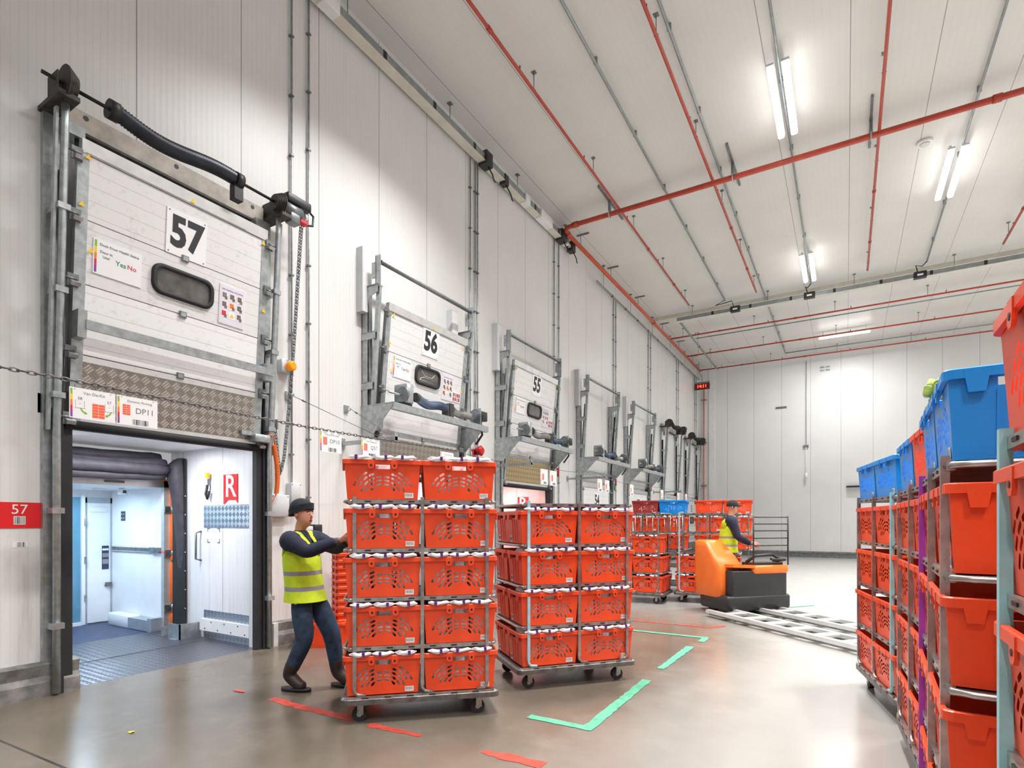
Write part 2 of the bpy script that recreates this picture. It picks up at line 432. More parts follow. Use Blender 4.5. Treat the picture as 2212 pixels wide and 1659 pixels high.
# fittings on the tunnel wall beside bay 57
by = b57-.002
st = tag(MB('tread_tunnel').b2((-1.2, by-.006, 1.43), (-.06, by, 1.72)).build('tread_plate_strip'), 'bright chequer plate strip on tunnel wall below the red R sign', 'wall plate')
kp = MB('tread_tunnel').b2((-1.2, by-.006, 0), (-.16, by, .36)).use('white_paint').b2((-1.22, by-.05, .10), (-.18, by-.004, .25))
kp.use('ink')
for k in range(7): kp.box((-1.1+k*.14, by-.052, .13+.09*(k % 2)), (.014, .006, .014))
tag(kp.build('kick_plate'), 'chequer kick plate with white bump rail at foot of tunnel wall', 'kick plate')
def rsign(n, x0, x1, z0, z1, label):
    y = BAY[n]+OW+.06-.004
    s = MB('sign_red').b2((x0, y-.006, z0+.06), (x1, y, z1))
    w = x1-x0
    # red tail corners hang below the board edge, the white leg runs off the bottom
    s.add([(x0, y-.006, z0+.06), (x0, y-.006, z0), (x0+w*.30, y-.006, z0+.06)], [(0, 1, 2)])
    s.add([(x1, y-.006, z0+.06), (x1, y-.006, z0+.01), (x1-w*.12, y-.006, z0+.06)], [(0, 1, 2)])
    s.use('paper').text('R', ((x0+x1)/2+.005, y-.009, z0+.06+(z1-z0)*.42), (1, 0, 0), (0, 0, 1), (z1-z0)*1.02, .012)
    return tag(s.build('letter_sign'), label, 'sign')
rsign(57, -.765, -.47, 1.72, 2.10, 'red sign with white letter R inside the dock by the first open door')
hd = MB('galv_dark').tube([(-1.27, by, 1.0), (-1.27, by-.07, 1.02), (-1.27, by-.07, 1.36), (-1.27, by, 1.38)], .014, 8)
tag(hd.build('grab_handle'), 'grey upright grab handle on the white dock tunnel wall', 'handle')
dc = MB('galv').b2((-1.62, by-.32, .0), (-1.60, by-.02, .14)).b2((-1.62, by-.34, 0), (-1.25, by-.02, .015)).b2((-1.5, by-.30, .0), (-1.24, by-.28, .2)).b2((-1.26, by-.30, 0), (-1.24, by-.02, .2))
tag(dc.build('wheel_guide'), 'galvanised steel wheel guide on the dock floor beside the black cushion', 'wheel guide')
tape = MB('ink_grey')
for (x, z) in ((-1.12, 1.26), (-.86, 1.26), (-1.12, 1.40), (-.86, 1.40)): tape.box((x, by-.002, z), (.006, .004, .05)).box((x+(.02 if x < -1 else -.02), by-.002, z+(.02 if z > 1.3 else -.02)), (.05, .004, .012))
tag(tape.build('document_frame'), 'corner marks of a removed notice on tunnel wall below chequer strip', 'notice frame')
hk = MB('galv_dark').b2((-1.08, by-.03, 1.98), (-1.05, by, 2.06)).use('black').tube([(-1.06, by-.04, 1.98), (-1.08, by-.05, 1.86), (-1.05, by-.05, 1.8), (-1.03, by-.04, 1.9)], .018, 8).use('sg_yellow').box((-1.06, by-.04, 2.1), (.05, .03, .07))
tag(hk.build('hook'), 'small wall hook with black and yellow tag beside the red R sign', 'hook')
lv = MB('tread_floor').prism([(0, a57, 0), (-.98, a57, 0), (-1.95, a57, .0), (-1.95, a57, -.2), (0, a57, -.2)], (0, b57-a57, 0))
lv.use('galv_dark').b2((-.99, a57, .0005), (-.975, b57, .004))
lv.use('tread_floor').prism([(-1.98, a57+.05, .03), (-1.0, a57+.05, .004), (-1.0, a57+.05, .001), (-1.98, a57+.05, .001)], (0, b57-a57-.1, 0))
tag(lv.build('dock_leveller'), 'chequer plate dock leveller sloping from the floor into the van', 'dock leveller')
# inflatable shelter
sh = empty('dock_shelter', (-1.72, 3.16, 0)); tag(sh, 'dark grey inflated dock shelter cushions around the parked van', 'dock shelter')
for k, (z, x, r) in enumerate(((2.355, -.12, .07), (2.27, .02, .075), (2.185, .06, .075), (2.11, .0, .06))):
    t = MB('cushion'); pts = []; rs = []
    for j in range(17):
        yy = -1.0+1.80*j/16
        pts.append((x, yy, z-.025*math.sin(j/16*3.1)*((k+1) % 3))); rs.append(r*(1+.05*math.sin(j*1.7+k)) * (1 if 0 < j < 16 else .75))
    t.tube(pts, rs, 14).build('head_cushion', sh)
cu = MB('cushion')
prof = []
for (z, r1, r2) in ((.02, .10, .010), (.25, .10, .012), (.7, .10, .016), (1.2, .10, .028), (1.6, .11, .05), (1.95, .12, .075), (2.12, .13, .10), (2.25, .12, .10), (2.34, .08, .05), (2.36, .05, .03)):
    prof.append([(.02+r1*math.cos(a), 1.025-r2+r2*math.sin(a), z) for a in [2*math.pi*q/16 for q in range(16)]])
cu.loft(prof).build('side_cushion', sh)
fl = MB('rubber').b2((-.16, .985, 0), (.14, 1.0, 2.35)).use('paper')
for z in (.35, .6, .85, 1.1, 1.35, 1.6, 1.85): fl.box((.142, .99, z), (.004, .012, .012))
fl.build('side_flap', sh)
# delivery van seen from the rear: box body with door opening
van = empty('delivery_van', (-2.0, 3.16, 0)); tag(van, 'white refrigerated delivery van with orange rear frame docked at bay 57', 'van')
VW = .97; VL = 1.5; VH = 2.0
MB('van_floor').b2((-VL, -VW, -.12), (.0, VW, .012)).build('cargo_floor', van)
MB('van_white').b2((-VL, VW-.03, 0), (0, VW+.03, VH)).build('side_wall', van)
MB('van_white').b2((-VL, -VW-.03, 0), (0, -VW+.03, VH)).build('side_wall', van)
MB('van_white').b2((-VL, -VW, VH-.03), (0, VW, VH+.06)).build('roof', van)
fr = MB('alu').b2((-.02, VW-.06, 0), (.05, VW+.03, VH+.06)).b2((-.02, -VW-.03, 0), (.05, -VW+.06, VH+.06)).b2((-.02, -VW, VH-.03), (.05, VW, VH+.06))
fr.use('orange_fade').b2((-.03, -VW, VH+.06), (.06, VW-.02, VH+.085)).tube([(.05, -.42, VH+.08), (.05, -.36, VH+.12), (.05, .08, VH+.12), (.05, .14, VH+.08)], .008, 6)
fr.use('steel_dark').b2((.05, .2, VH+.0), (.07, .42, VH+.03)).b2((.05, -.3, VH+.0), (.07, -.26, VH+.03))
fr.build('rear_frame', van)
opn = MB('orange')
for za, zb in ((1.72, 2.06), (1.10, 1.62), (.98, 1.05), (.40, .95), (.02, .26)):
    opn.rbox((.06, VW+.055, (za+zb)/2), (.10, .075, zb-za), .02)
opn.build('corner_bumper', van)
for z in (1.67, 1.075, .33):
    h = MB('steel').b2((.05, VW-.06, z-.045), (.075, VW+.02, z+.045)).cyl((.08, VW+.035, z-.05), (.08, VW+.035, z+.05), .018, 10).b2((.06, VW+.04, z-.03), (.12, VW+.10, z+.03))
    h.build('hinge', van)
er = MB('galv_dark').b2((-1.42, VW-.05, 1.07), (-.08, VW-.03, 1.15)).use('alu').b2((-1.42, VW-.056, 1.075), (-.08, VW-.05, 1.085)).b2((-1.42, VW-.056, 1.135), (-.08, VW-.05, 1.145))
er.use('paper')
for k in range(22): er.box((-1.38+k*.052, VW-.053, 1.15), (.022, .008, .02))
er.use('steel').b2((-.3, VW-.08, 1.08), (-.06, VW-.05, 1.15)).use('sg_no').tube([(-.06, VW-.07, 1.11), (.04, VW-.08, 1.10), (.09, VW-.05, 1.07)], .006, 6)
er.build('strap_rail', van)
MB('van_white').rbox((-.9, VW-.12, .10), (.62, .16, .18), .03).use('van_grey').b2((-.62, VW-.2, .02), (-.1, VW-.03, .17)).b2((-.10, VW-.2, 0), (-.0, VW-.03, .20)).build('wheel_box', van)
sw = MB('sg_navy').b2((-1.18, VW-.036, 1.52), (-1.06, VW-.03, 1.66)).use('paper')
for q in range(4): sw.box((-1.15+.06*(q % 2), VW-.038, 1.56+.06*(q//2)), (.016, .004, .016))
sw.build('switch_panel', van)
blk = MB('van_white').b2((-VL-.05, -VW, 0), (-VL, VW, VH)).build('bulkhead', van)
cd = MB('van_white').b2((-VL+.0, VW-.36, .03), (-VL+.03, VW-.05, 1.78)).use('van_grey').b2((-VL, VW-.385, .0), (-VL+.04, VW-.35, 1.86)).b2((-VL, VW-.385, 1.78), (-VL+.04, VW-.03, 1.86)).b2((-VL, VW-.05, 0), (-VL+.04, VW-.02, 1.86))
cd.use('van_white').rbox((-VL+.035, VW-.2, 1.69), (.02, .22, .08), .01)
cdo = cd.build('cupboard_door', van)
MB('sg_navy').b2((-VL+.031, VW-.16, .80), (-VL+.034, VW-.07, 1.15)).use('paper').b2((-VL+.034, VW-.155, 1.08), (-VL+.036, VW-.075, 1.11)).use('reflective').b2((-VL+.034, VW-.155, .98), (-VL+.036, VW-.075, 1.04)).b2((-VL+.034, VW-.155, .88), (-VL+.036, VW-.075, .95)).build('instruction_sticker', cdo)
MB('steel_dark').box((-VL+.055, VW-.085, .58), (.05, .07, .05)).cyl((-VL+.05, VW-.13, .56), (-VL+.05, VW-.07, .56), .012, 8).build('latch', cdo)
bd = MB('van_blue').b2((-VL+.0, -VW+.05, .05), (-VL+.03, VW-.43, 1.86)).use('van_white').b2((-VL, VW-.43, .02), (-VL+.07, VW-.385, 1.88)).b2((-VL, -VW+.05, .01), (-VL+.06, VW-.40, .06))
bdo = bd.build('chiller_door', van, 'blue inner chiller door with white edge')
for z in (.4, .95, 1.5): MB('steel').b2((-VL+.05, VW-.40, z-.05), (-VL+.085, VW-.37, z+.05)).build('hinge', bdo)
MB('paper').cyl((-.9, .55, VH-.045), (-.9, .55, VH-.03), .09, 18).build('ceiling_lamp', van)
MB('white_paint').rbox((-.62, .70, VH-.075), (.13, .07, .08), .02).use('sg_navy').box((-.55, .70, VH-.08), (.01, .04, .04)).build('camera_dome', van)
tb = MB('sg_blue').b2((-1.22, 2.05, 2.385), (-1.19, 2.52, 2.45)).use('paper').b2((-1.19, 2.33, 2.38), (-1.17, 2.72, 2.448)).use('ink').b2((-1.168, 2.36, 2.39), (-1.166, 2.39, 2.44))
tag(tb.build('shelter_label'), 'small blue and white sign above the dock cushions under the tunnel ceiling', 'sign')
# bays 56 and 55: tunnel with closed end
for n in (56, 55):
    a_, b_ = tunnel(n, -1.75)
    struct(MB('tunnel_clad').b2((-1.85, a_-.1, 0), (-1.75, b_+.1, 2.6)).build('wall_tunnel'))
    struct(MB('tread_floor').b2((-1.75, a_, -.1), (0, b_, 0)).build('floor_tunnel'))
rsign(55, -.765, -.47, 1.72, 2.10, 'red sign with white letter R inside the dock under door 55')

# ------------------------------------------------------------------ dock doors
def board(kind, yc, zc, w, h, x):
    """printed sheets; plane faces +x, text runs along +y"""
    o, ux, uy = (x, yc, zc), (0, 1, 0), (0, 0, 1)
    s = MB('paper').b2((x-.006, yc-w/2, zc-h/2), (x, yc+w/2, zc+h/2))
    L1, L2 = (.0012, 0, 0), (.0024, 0, 0)
    def stripe(n0=5):
        cs = ('sg_purple', 'sg_crimson', 'sg_orange', 'sg_yellow', 'sg_green')
        for k, c in enumerate(cs):
            s.use(c).rect(o, ux, uy, -w*.475, -h*.46+h*.92*k/5, -w*.43, -h*.46+h*.92*(k+1)/5, L1)
    if isinstance(kind, int):
        s.use('ink').text(str(kind), o, ux, uy, h*.93, .040, lift=L1, sx=.80)
        for a in (-.44, .44):
            for b in (-.45, .45): s.rect(o, ux, uy, w*a-.006, h*b-.006, w*a+.006, h*b+.006, L1)
    elif kind == 'status':
        stripe()
        s.use('sg_navy').text('Dock Door Health Status', (x, yc+w*.03, zc+h*.36), ux, uy, w*.078, .008, lift=L1)
        s.text('Door In', (x, yc-w*.24, zc+h*.16), ux, uy, w*.078, .008, lift=L1); s.text('Use?', (x, yc-w*.24, zc+h*.03), ux, uy, w*.078, .008, lift=L1)
        s.use('sg_yes').text('Yes', (x, yc+w*.06, zc-h*.02), ux, uy, w*.15, .012, lift=L1)
        s.use('sg_no').text('No', (x, yc+w*.29, zc-h*.02), ux, uy, w*.15, .012, lift=L1)
    elif kind == 'poster':
        s.use('sg_lilac').rect(o, ux, uy, -w*.48, -h*.485, w*.48, h*.485, L1)
        s.use('sg_purple').text('Safe handling and loading', (x, yc, zc+h*.38), ux, uy, w*.082, .006, lift=L2)
        cs = [('sg_no', 'paper', 'sg_photo'), ('sg_photo', 'sg_orange', 'sg_photo'), ('ink_grey', 'sg_photo', 'sg_photo')]
        for r_ in range(3):
            for c_ in range(3):
                px, pz = w*(-.30+.30*c_), h*(-.24+.23*r_)
                s.use('paper').rect(o, ux, uy, px-w*.125, pz-h*.095, px+w*.125, pz+h*.095, L2)
                if r_ == 0 and c_ == 1:
                    s.use('sg_yellow').add([Vector(o)+Vector((.0036, px+q*w*.08, pz+t*h*.05)) for q, t in ((-1, -1), (1, -1), (0, 1))], [(0, 1, 2)])
                else:
                    s.use(cs[r_][c_] if cs[r_][c_] != 'paper' else 'ink_grey').rect(o, ux, uy, px-w*.095, pz-h*.05, px+w*.07, pz+h*.075, (.0036, 0, 0))
                    s.use('sg_photo').rect(o, ux, uy, px-w*.0, pz-h*.085, px+w*.1, pz-h*.01, (.0042, 0, 0))
    elif kind == 'card':
        for r_ in range(2):
            for c_ in range(4):
                s.use(('sg_crimson', 'sg_photo', 'sg_orange', 'sg_purple')[(r_+c_) % 4]).rect(o, ux, uy, -w*.44+w*.23*c_, -h*.4+h*.42*r_, -w*.26+w*.23*c_, -h*.05+h*.42*r_, L1)
    return s
def rrect(w, h, r, n=5):
    return [(cx_*(w/2-r)+r*math.cos(R(a0+90*k/n)), cy_*(h/2-r)+r*math.sin(R(a0+90*k/n))) for cx_, cy_, a0 in ((1, 1, 0), (-1, 1, 90), (-1, -1, 180), (1, -1, 270)) for k in range(n+1)]

def make_leaf(t, n, z0, lean, plate, detail=2, hw=.94, up=0.):
    """sectional door leaf; local frame of the bay Empty (x out, y along the wall). z0: height of the bottom edge."""
    xb = .085
    W = lambda p: (p[0] + lean*max(0, p[2]-z0), p[1], p[2])
    secs = ((0, .60), (.60, 1.22), (1.22, 1.78), (1.78, 2.34))
    for k, (a, b) in enumerate(secs):
        m = MB('door_skin_white' if k < 2 else 'door_skin').b2((xb-.05, -hw+.09, z0+a+.006), (xb, hw-.09, z0+b-.004))
        if k == 0:
            m.use('alu').b2((xb-.05, -hw+.09, z0+.006), (xb+.004, hw-.09, z0+.05))
        m.warp(W).build('door_section', t)
    tp = MB('alu').b2((xb-.055, -hw+.03, z0+2.34), (xb+.012, hw-.03, z0+2.46)).use('steel_dark').b2((xb+.012, -hw+.06, z0+2.345), (xb+.014, hw-.3, z0+2.35))
    tp.warp(W).build('top_rail', t)
    for s_ in (-1, 1):
        m = MB('galv').b2((xb-.05, s_*(hw-.09), z0), (xb+.006, s_*hw, z0+2.34)); m.warp(W).build('end_stile', t)
    for z in (.02, .60, 1.22, 1.78, 2.30):
        for s_ in (-1, 1):
            m = MB('galv_dark').b2((xb+.006, s_*hw-.05, z0+z-.055), (xb+.022, s_*hw+.035, z0+z+.055))
            m.use('galv').box((xb+.045, s_*hw, z0+z-.03), (.05, .07, .035), rot=Matrix.Rotation(.5, 3, 'Y')).use('steel_dark').cyl((xb+.02, s_*(hw-.02), z0+z+.01), (xb+.02, s_*(hw+.075), z0+z+.01), .012, 8)
            m.warp(W).build('roller_bracket', t)
    MB('rubber').b2((xb-.06, -hw-.02, z0-.07), (xb+.01, hw+.02, z0+.008)).tube([(xb-.01, -hw, z0-.03), (xb-.01, hw, z0-.03)], .042, 8).warp(W).build('bottom_seal', t)
    MB(plate).b2((xb, -hw+.09, z0+.05), (xb+.006, hw-.09, z0+.54)).warp(W).build('tread_plate', t)
    pb = MB('galv').b2((xb+.10, -hw+.06, z0+.80), (xb+.13, hw+.05, z0+.88)).b2((xb, -hw-.0, z0+.72), (xb+.12, -hw+.07, z0+.96)).b2((xb, hw-.03, z0+.74), (xb+.11, hw+.05, z0+.94))
    if n == 57 or detail < 2: pb.warp(W).build('stiffener_bar', t)
    # window
    wy, wz = .0, z0+1.50+up*.7
    pr = rrect(.62, .30, .10); pi = rrect(.53, .215, .065)
    m = MB('rubber'); N = len(pr)
    vs = [(xb+.002, wy+a, wz+b) for a, b in pr]+[(xb+.028, wy+a*.985, wz+b*.97) for a, b in pr]+[(xb+.028, wy+a, wz+b) for a, b in pi]+[(xb+.008, wy+a, wz+b) for a, b in pi]
    m.add(vs, [(i+q*N, (i+1) % N+q*N, (i+1) % N+(q+1)*N, i+(q+1)*N) for q in range(3) for i in range(N)], True)
    wf = m.warp(W).build('window_frame', t)
    g = MB('glass_dark'); g.add([(xb+.01, wy+a, wz+b) for a, b in pi], [list(range(N))])
    if n == 56:
        g.use('alu').tube([(xb+.012, -.16, wz+.07), (xb+.012, -.08, wz+.0), (xb+.012, .1, wz-.0), (xb+.012, .17, wz+.07)], .006, 6).tube([(xb+.012, -.2, wz-.06), (xb+.012, -.1, wz-.02), (xb+.012, .15, wz-.03)], .005, 6).tube([(xb+.012, -.2, wz-.07), (xb+.012, .15, wz-.085)], .004, 6)
    g.warp(W).build('window_pane', wf)
    board(n, 0.01, z0+2.0+up, .40, .44, xb+.008).warp(W).build('number_sign', t, 'white plate with black number %d' % n)
    board('status', -.60, z0+1.50+up*.7, .40, .31, xb+.008).warp(W).build('status_board', t, 'white door status board with green Yes and red No')
    if detail:
        board('poster', .52, z0+1.47+up*.5, .29, .42, xb+.008).warp(W).build('safety_poster', t, 'lilac safety poster with small photos')
        if n != 57: board('card', .78, z0+1.36+up*.5, .22, .17, xb+.008).warp(W).build('photo_card', t)
        st = MB('sg_yellow')
        for (yy, zz) in ((-.86, 2.32), (-.90, 1.9), (.05, 2.38), (.86, 2.30), (.9, 1.55), (-.82, 1.53)):
            st.add([(xb+.016, yy+q*.026, z0+zz+e*.022) for q, e in ((-1, -1), (1, -1), (0, 1))], [(0, 1, 2)])
        st.warp(W).build('warning_sticker', t)
        lk = MB('galv_dark')
        for z in (.60, 1.22, 1.78): lk.box((xb+.01, .0, z0+z), (.014, .07, .06)); lk.use('galv').box((xb+.014, .0, z0+z), (.014, .05, .04)); lk.use('galv_dark')
        lk.warp(W).build('centre_hinge', t)
def spring(mb, p0, p1, r, sag, n=90, ribs=True):
    pts = []; rs = []
    p0, p1 = Vector(p0), Vector(p1)
    for k in range(n+1):
        q = k/n; p = p0.lerp(p1, q); p.z -= sag*math.sin(q*math.pi*2.0-.25)*.5 + sag*.55*math.sin(q*math.pi)
        pts.append(p); rs.append(r*(1+.07*math.cos(k*math.pi)) if ribs else r)
    return mb.tube(pts, rs, 12)
def drum(mb, y, x, z, r, w=.09):
    for k in range(6): mb.cyl((x, y-w/2+w*k/6, z), (x, y-w/2+w*(k+.8)/6, z), r*(1-.07*k), 22)
    return mb
def tracks(t, ztop, top_x, wy=1.04):
    """uprights either side: wall angle, seal and leaning roller track"""
    for s_ in (-1, 1):
        y = s_*wy
        MB('galv').b2((0, y-.07 if s_ > 0 else y-.07, 0), (.05, y+.07, ztop)).use('galv_dark').b2((.05, y-.012, 0), (.11, y+.012, 2.5)).build('wall_channel', t)
        MB('rubber').b2((.0, s_*(wy-.10)-.035, 0), (.075, s_*(wy-.10)+.035, 2.66)).b2((.05, s_*(wy-.05)-.012, 0), (.10, s_*(wy-.05)+.012, 4.6)).build('door_seal', t)
        tr = MB('galv').tube([(.125, y, .02), (.125, y, 2.3), (top_x-.01, y-s_*.0, ztop-.25), (top_x, y, ztop)], .03, 10)
        tr.use('galv').bar((.09, y+s_*.05, 2.3), (top_x-.04, y+s_*.05, ztop-.1), .02, .05)
        for z in (.6, 1.6, 2.6, 3.5, 4.2): 
            xx = .125+max(0, (z-2.3))/(ztop-2.3)*(top_x-.125); tr.box(((xx+.03)/2, y, z), (xx+.05, .09, .05))
        tr.build('roller_track', t)
def bay(n, kind, z0, label):
    t = empty('dock_door', (0, BAY[n], 0)); tag(t, label, 'dock door', 'dock doors along the wall')
    lean = .076 if z0 > 1 else 0.
    make_leaf(t, n, z0, lean if kind == 'A' else (.10 if z0 > 1 else 0), 'tread_gold' if n == 55 else 'tread_wall', 2 if n > 54 else 1 if n > 53 else 0, .94 if kind == 'A' else 1.0, .14 if n in (55, 56) else 0)
    if kind == 'A':
        tracks(t, 5.12, .30)
        zs, xs = 5.20, .34
        MB('black').cyl((xs, -1.22, zs), (xs, 1.02, zs), .016, 10).build('shaft', t)
        spring(MB('spring_black'), (xs, -.68, zs), (xs, .50, zs), .07, .06).use('black').cyl((xs, -.74, zs), (xs, -.66, zs), .085, 14).cyl((xs, .46, zs), (xs, .54, zs), .085, 14).b2((xs-.05, .44, zs-.22), (xs+.04, .54, zs-.06)).build('torsion_spring', t)
        drum(MB('soot'), -1.03, xs, zs, .15).build('cable_drum', t)
        drum(MB('soot'), .99, xs, zs, .13, -.09).build('cable_drum', t)
        MB('soot').b2((xs-.14, -1.13, zs-.10), (xs+.05, -1.12, zs+.06)).b2((0, -1.13, zs-.14), (xs+.08, -.98, zs-.10)).build('end_bracket', t)
        MB('soot').b2((0, 1.04, zs-.10), (xs+.06, 1.06, zs+.10)).b2((0, 1.0, zs-.14), (xs+.08, 1.12, zs-.10)).build('end_bracket', t)
        bm = MB('beige_beam').b2((0, -1.0, zs-.17), (.07, 1.0, zs+.02)).use('soot').b2((.0, -1.0, zs-.19), (.075, 1.0, zs-.165))
        for yy in (-.8, .0, .86): bm.cyl((.07, yy, zs-.03), (.074, yy, zs-.03), .022, 12)
        bm.build('lintel_beam', t)
        mo = MB('galv_dark').cyl((xs, 1.06, zs+.0), (xs, 1.30, zs), .075, 16).rbox((xs, 1.20, zs-.08), (.12, .14, .14), .02).use('black').rbox((xs-.02, 1.26, zs+.13), (.16, .34, .10), .02).tube([(xs+.0, 1.40, zs+.13), (xs, 1.50, zs+.08), (xs, 1.49, zs-.04), (xs, 1.38, zs-.08)], .014, 8)
        mo.use('alu').cyl((xs, 1.35, zs-.0), (xs, 1.39, zs-.0), .05, 16).use('sg_no').b2((xs-.04, 1.28, zs-.09), (xs+.05, 1.39, zs-.06))
        mo.build('drive_motor', t)
        for s_ in (-1, 1):
            MB('galv').b2((.0, s_*.93-.09, 4.92), (.16, s_*.93+.09, 5.02)).use('rubber').cyl((.1, s_*.88, 4.78), (.1, s_*.88, 4.92), .02, 8).build('spring_buffer', t)
    else:
        ztop = 4.86; tx = .30; wy = 1.13
        for s_ in (-1, 1):
            y = s_*wy
            MB('galv').b2((0, y-.05, 0), (.13, y-.04, ztop)).b2((0, y-.05, 0), (.012, y+.05, ztop)).b2((.12, y-.05, 0), (.13, y+.03, ztop)).build('wall_channel', t)
            MB('galv').bar((.10, y, .02), (.12, y, 2.4), .05, .06).bar((.12, y, 2.4), (tx, y, ztop), .05, .06).build('roller_track', t)
            MB('rubber').b2((.0, s_*(wy-.10)-.03, 0), (.08, s_*(wy-.10)+.03, 2.64)).bar((.06, s_*(wy-.06), 2.4), (tx-.09, s_*(wy-.06), ztop-.3), .03, .04).build('door_seal', t)
            for z in (3.45, 4.16):
                xx = .12+(z-2.4)/(ztop-2.4)*(tx-.12)
                MB('galv').b2((0, y-.06, z-.05), (xx+.02, y-.05, z+.05)).b2((0, y-.06, z+.045), (xx+.02, y+.04, z+.055)).build('track_bracket', t)
            MB('galv').prism([(0, y-.06, ztop), (tx+.02, y-.06, ztop), (tx+.02, y-.06, ztop-.10), (.17, y-.06, ztop-.14), (.12, y-.06, ztop-.26), (0, y-.06, ztop-.30)], (0, .012, 0)).use('galv_dark').b2((0, y-.07, ztop), (tx+.02, y+.05, ztop+.015)).build('track_bracket', t)
            MB('galv').b2((tx-.03, y-.05, ztop-.02), (tx-.02, y+.05, ztop+.42)).b2((tx-.03, y-.05, ztop-.02), (tx+.07, y-.04, ztop+.42)).b2((tx-.08, y-.07, ztop+.1), (tx-.02, y-.05, ztop+.32)).build('top_post', t)
            # cantilever shelf gusset
            zb = 3.17
            MB('galv').prism([(0, y-.065, zb), (.62, y-.065, zb), (.62, y-.065, zb-.04), (.20, y-.065, zb-.46), (.0, y-.065, zb-.46)], (0, .012, 0)).b2((0, y-.07, zb-.012), (.62, y+.05, zb)).build('gusset', t)
        MB('galv_dark').cyl((tx+.02, -wy, ztop+.34), (tx+.02, wy, ztop+.34), .03, 10).use('galv').cyl((tx+.045, -wy, ztop+.345), (tx+.045, wy, ztop+.345), .018, 8).build('top_rod', t)
        zb = 3.17
        MB('galv').b2((.56, -wy-.06, zb-.10), (.63, wy+.06, zb)).b2((.40, -wy-.06, zb-.012), (.60, wy+.06, zb)).build('shelf_beam', t)
        MB('galv').b2((.12, -wy+.12, zb-.36), (.15, wy, zb-.30)).build('stay_bar', t)
        zs, xs = zb+.16, .50
        MB('steel').cyl((xs, -1.16, zs), (xs, -.5, zs), .014, 10).cyl((xs, .55, zs), (xs, 1.2, zs), .014, 10).build('shaft', t)
        MB('galv').rbox((xs, -.84, zs+.02), (.26, .14, .28), .02).use('galv_dark').cyl((xs+.05, -.93, zs), (xs+.05, -.90, zs), .11, 18).use('black').b2((xs-.08, -.92, zb), (xs+.08, -.75, zs-.1)).build('drum_housing', t)
        swp = n in (55, 53)
        spring(MB('spring_steel' if swp else 'spring_blue'), (xs+.02, -.58, zs+.02), (xs+.02, .12, zs-.02), .062, .05, 56).use('soot').cyl((xs+.02, -.62, zs+.02), (xs+.02, -.57, zs+.02), .07, 12).build('torsion_spring', t)
        spring(MB('spring_blue' if swp else 'spring_steel'), (xs+.02, .30, zs-.02), (xs+.02, .78, zs-.04), .055, .03, 40).build('torsion_spring', t)
        MB('soot').b2((xs-.06, .12, zb), (xs+.06, .16, zs+.06)).b2((xs-.08, .2, zb), (xs+.05, .30, zs+.08)).build('centre_bearing', t)
        drum(MB('galv_dark'), .93, xs, zs, .12, -.08).build('cable_drum', t)
        MB('galv').b2((xs-.08, 1.02, zb), (xs+.08, 1.04, zs+.14)).use('truck_black').rbox((xs, 1.16, zs+.02), (.16, .17, .16), .02).tube([(xs, 1.14, zs-.06), (xs+.02, 1.16, zs-.3), (xs-.1, 1.14, zs-.46)], .02, 8).build('drive_motor', t)
    return t
bay(57, 'A', 2.40, 'white dock door numbered 57, raised, with black spring shaft on top')
bay(56, 'B', 2.22, 'white dock door numbered 56, raised behind a grey cantilever shelf')
bay(55, 'B', 2.29, 'white dock door numbered 55, raised, gold-tinted chequer plate at its foot')
bay(54, 'B', 0.09, 'closed white dock door numbered 54 under a grey track frame')
bay(53, 'B', 0.09, 'closed white dock door numbered 53, next after door 54')
bay(52, 'A', 0.09, 'closed dock door with high black spring shaft, second from the back wall')
bay(51, 'A', 0.09, 'closed dock door with high black spring shaft, next to the back wall')
# white box trunking standing above the track frames
for n in (56, 55, 54, 53):
    for s_ in ((-1, 1) if n == 56 else (-1,)):
        y = BAY[n]+s_*1.13-(.05 if s_ < 0 else .22)
        hh = (5.42 if s_ < 0 else 5.2)
        m = MB('junction_grey').b2((0, y-.1, 4.5), (.12, y+.08, hh)).use('white_paint').b2((.12, y-.09, 4.5), (.125, y+.07, hh-.02))
        tag(m.build('trunking_box'), 'white box trunking standing on the wall at the %s of door %d frame' % ('near top' if s_ < 0 else 'far top', n), 'trunking', 'white trunking boxes by the door frames')
# worn wall bay mark over door 54 (dark scuffed panel)
# hand chain and items on the wall between doors 57 and 56
def links(mb, pts, pitch=.03, r=.0035, w=.011):
    pts = [Vector(p) for p in pts]; L = [0]
    for a, b in zip(pts, pts[1:]): L.append(L[-1]+(b-a).length)
    n = int(L[-1]/pitch)
    for k in range(n):
        s_ = k*pitch+pitch/2; i = max(j for j in range(len(pts)-1) if L[j] <= s_)
        p = pts[i].lerp(pts[i+1], (s_-L[i])/max(1e-6, L[i+1]-L[i])); d = (pts[i+1]-pts[i]).normalized()
        e = d.cross(Vector((0, 0, 1)) if abs(d.z) < .9 else Vector((1, 0, 0))).normalized()
        if k % 2: e = d.cross(e)
        ring = [p+d*(math.cos(a)*pitch*.72)+e*(math.sin(a)*w) for a in [q*math.pi/4 for q in range(8)]]
        mb.tube(ring, r, 5, closed=True)
    return mb
hc = MB('galv_dark')
links(hc, [(.30, 4.50, 5.12), (.16, 4.50, 3.6), (.10, 4.48, 2.9), (.09, 4.42, 2.3), (.09, 4.37, 2.08), (.09, 4.33, 2.25), (.09, 4.29, 2.66)], .036, .0045, .012)
links(hc, [(.30, 4.53, 5.12), (.16, 4.52, 3.6), (.10, 4.50, 2.9), (.09, 4.44, 2.3), (.09, 4.39, 2.12), (.09, 4.35, 2.28), (.09, 4.31, 2.66)], .036, .0045, .012)
hc.use('galv').box((.07, 4.32, 2.68), (.1, .015, .12))
tag(hc.build('hand_chain'), 'galvanised hand chain looping down the wall beside door 57', 'chain')
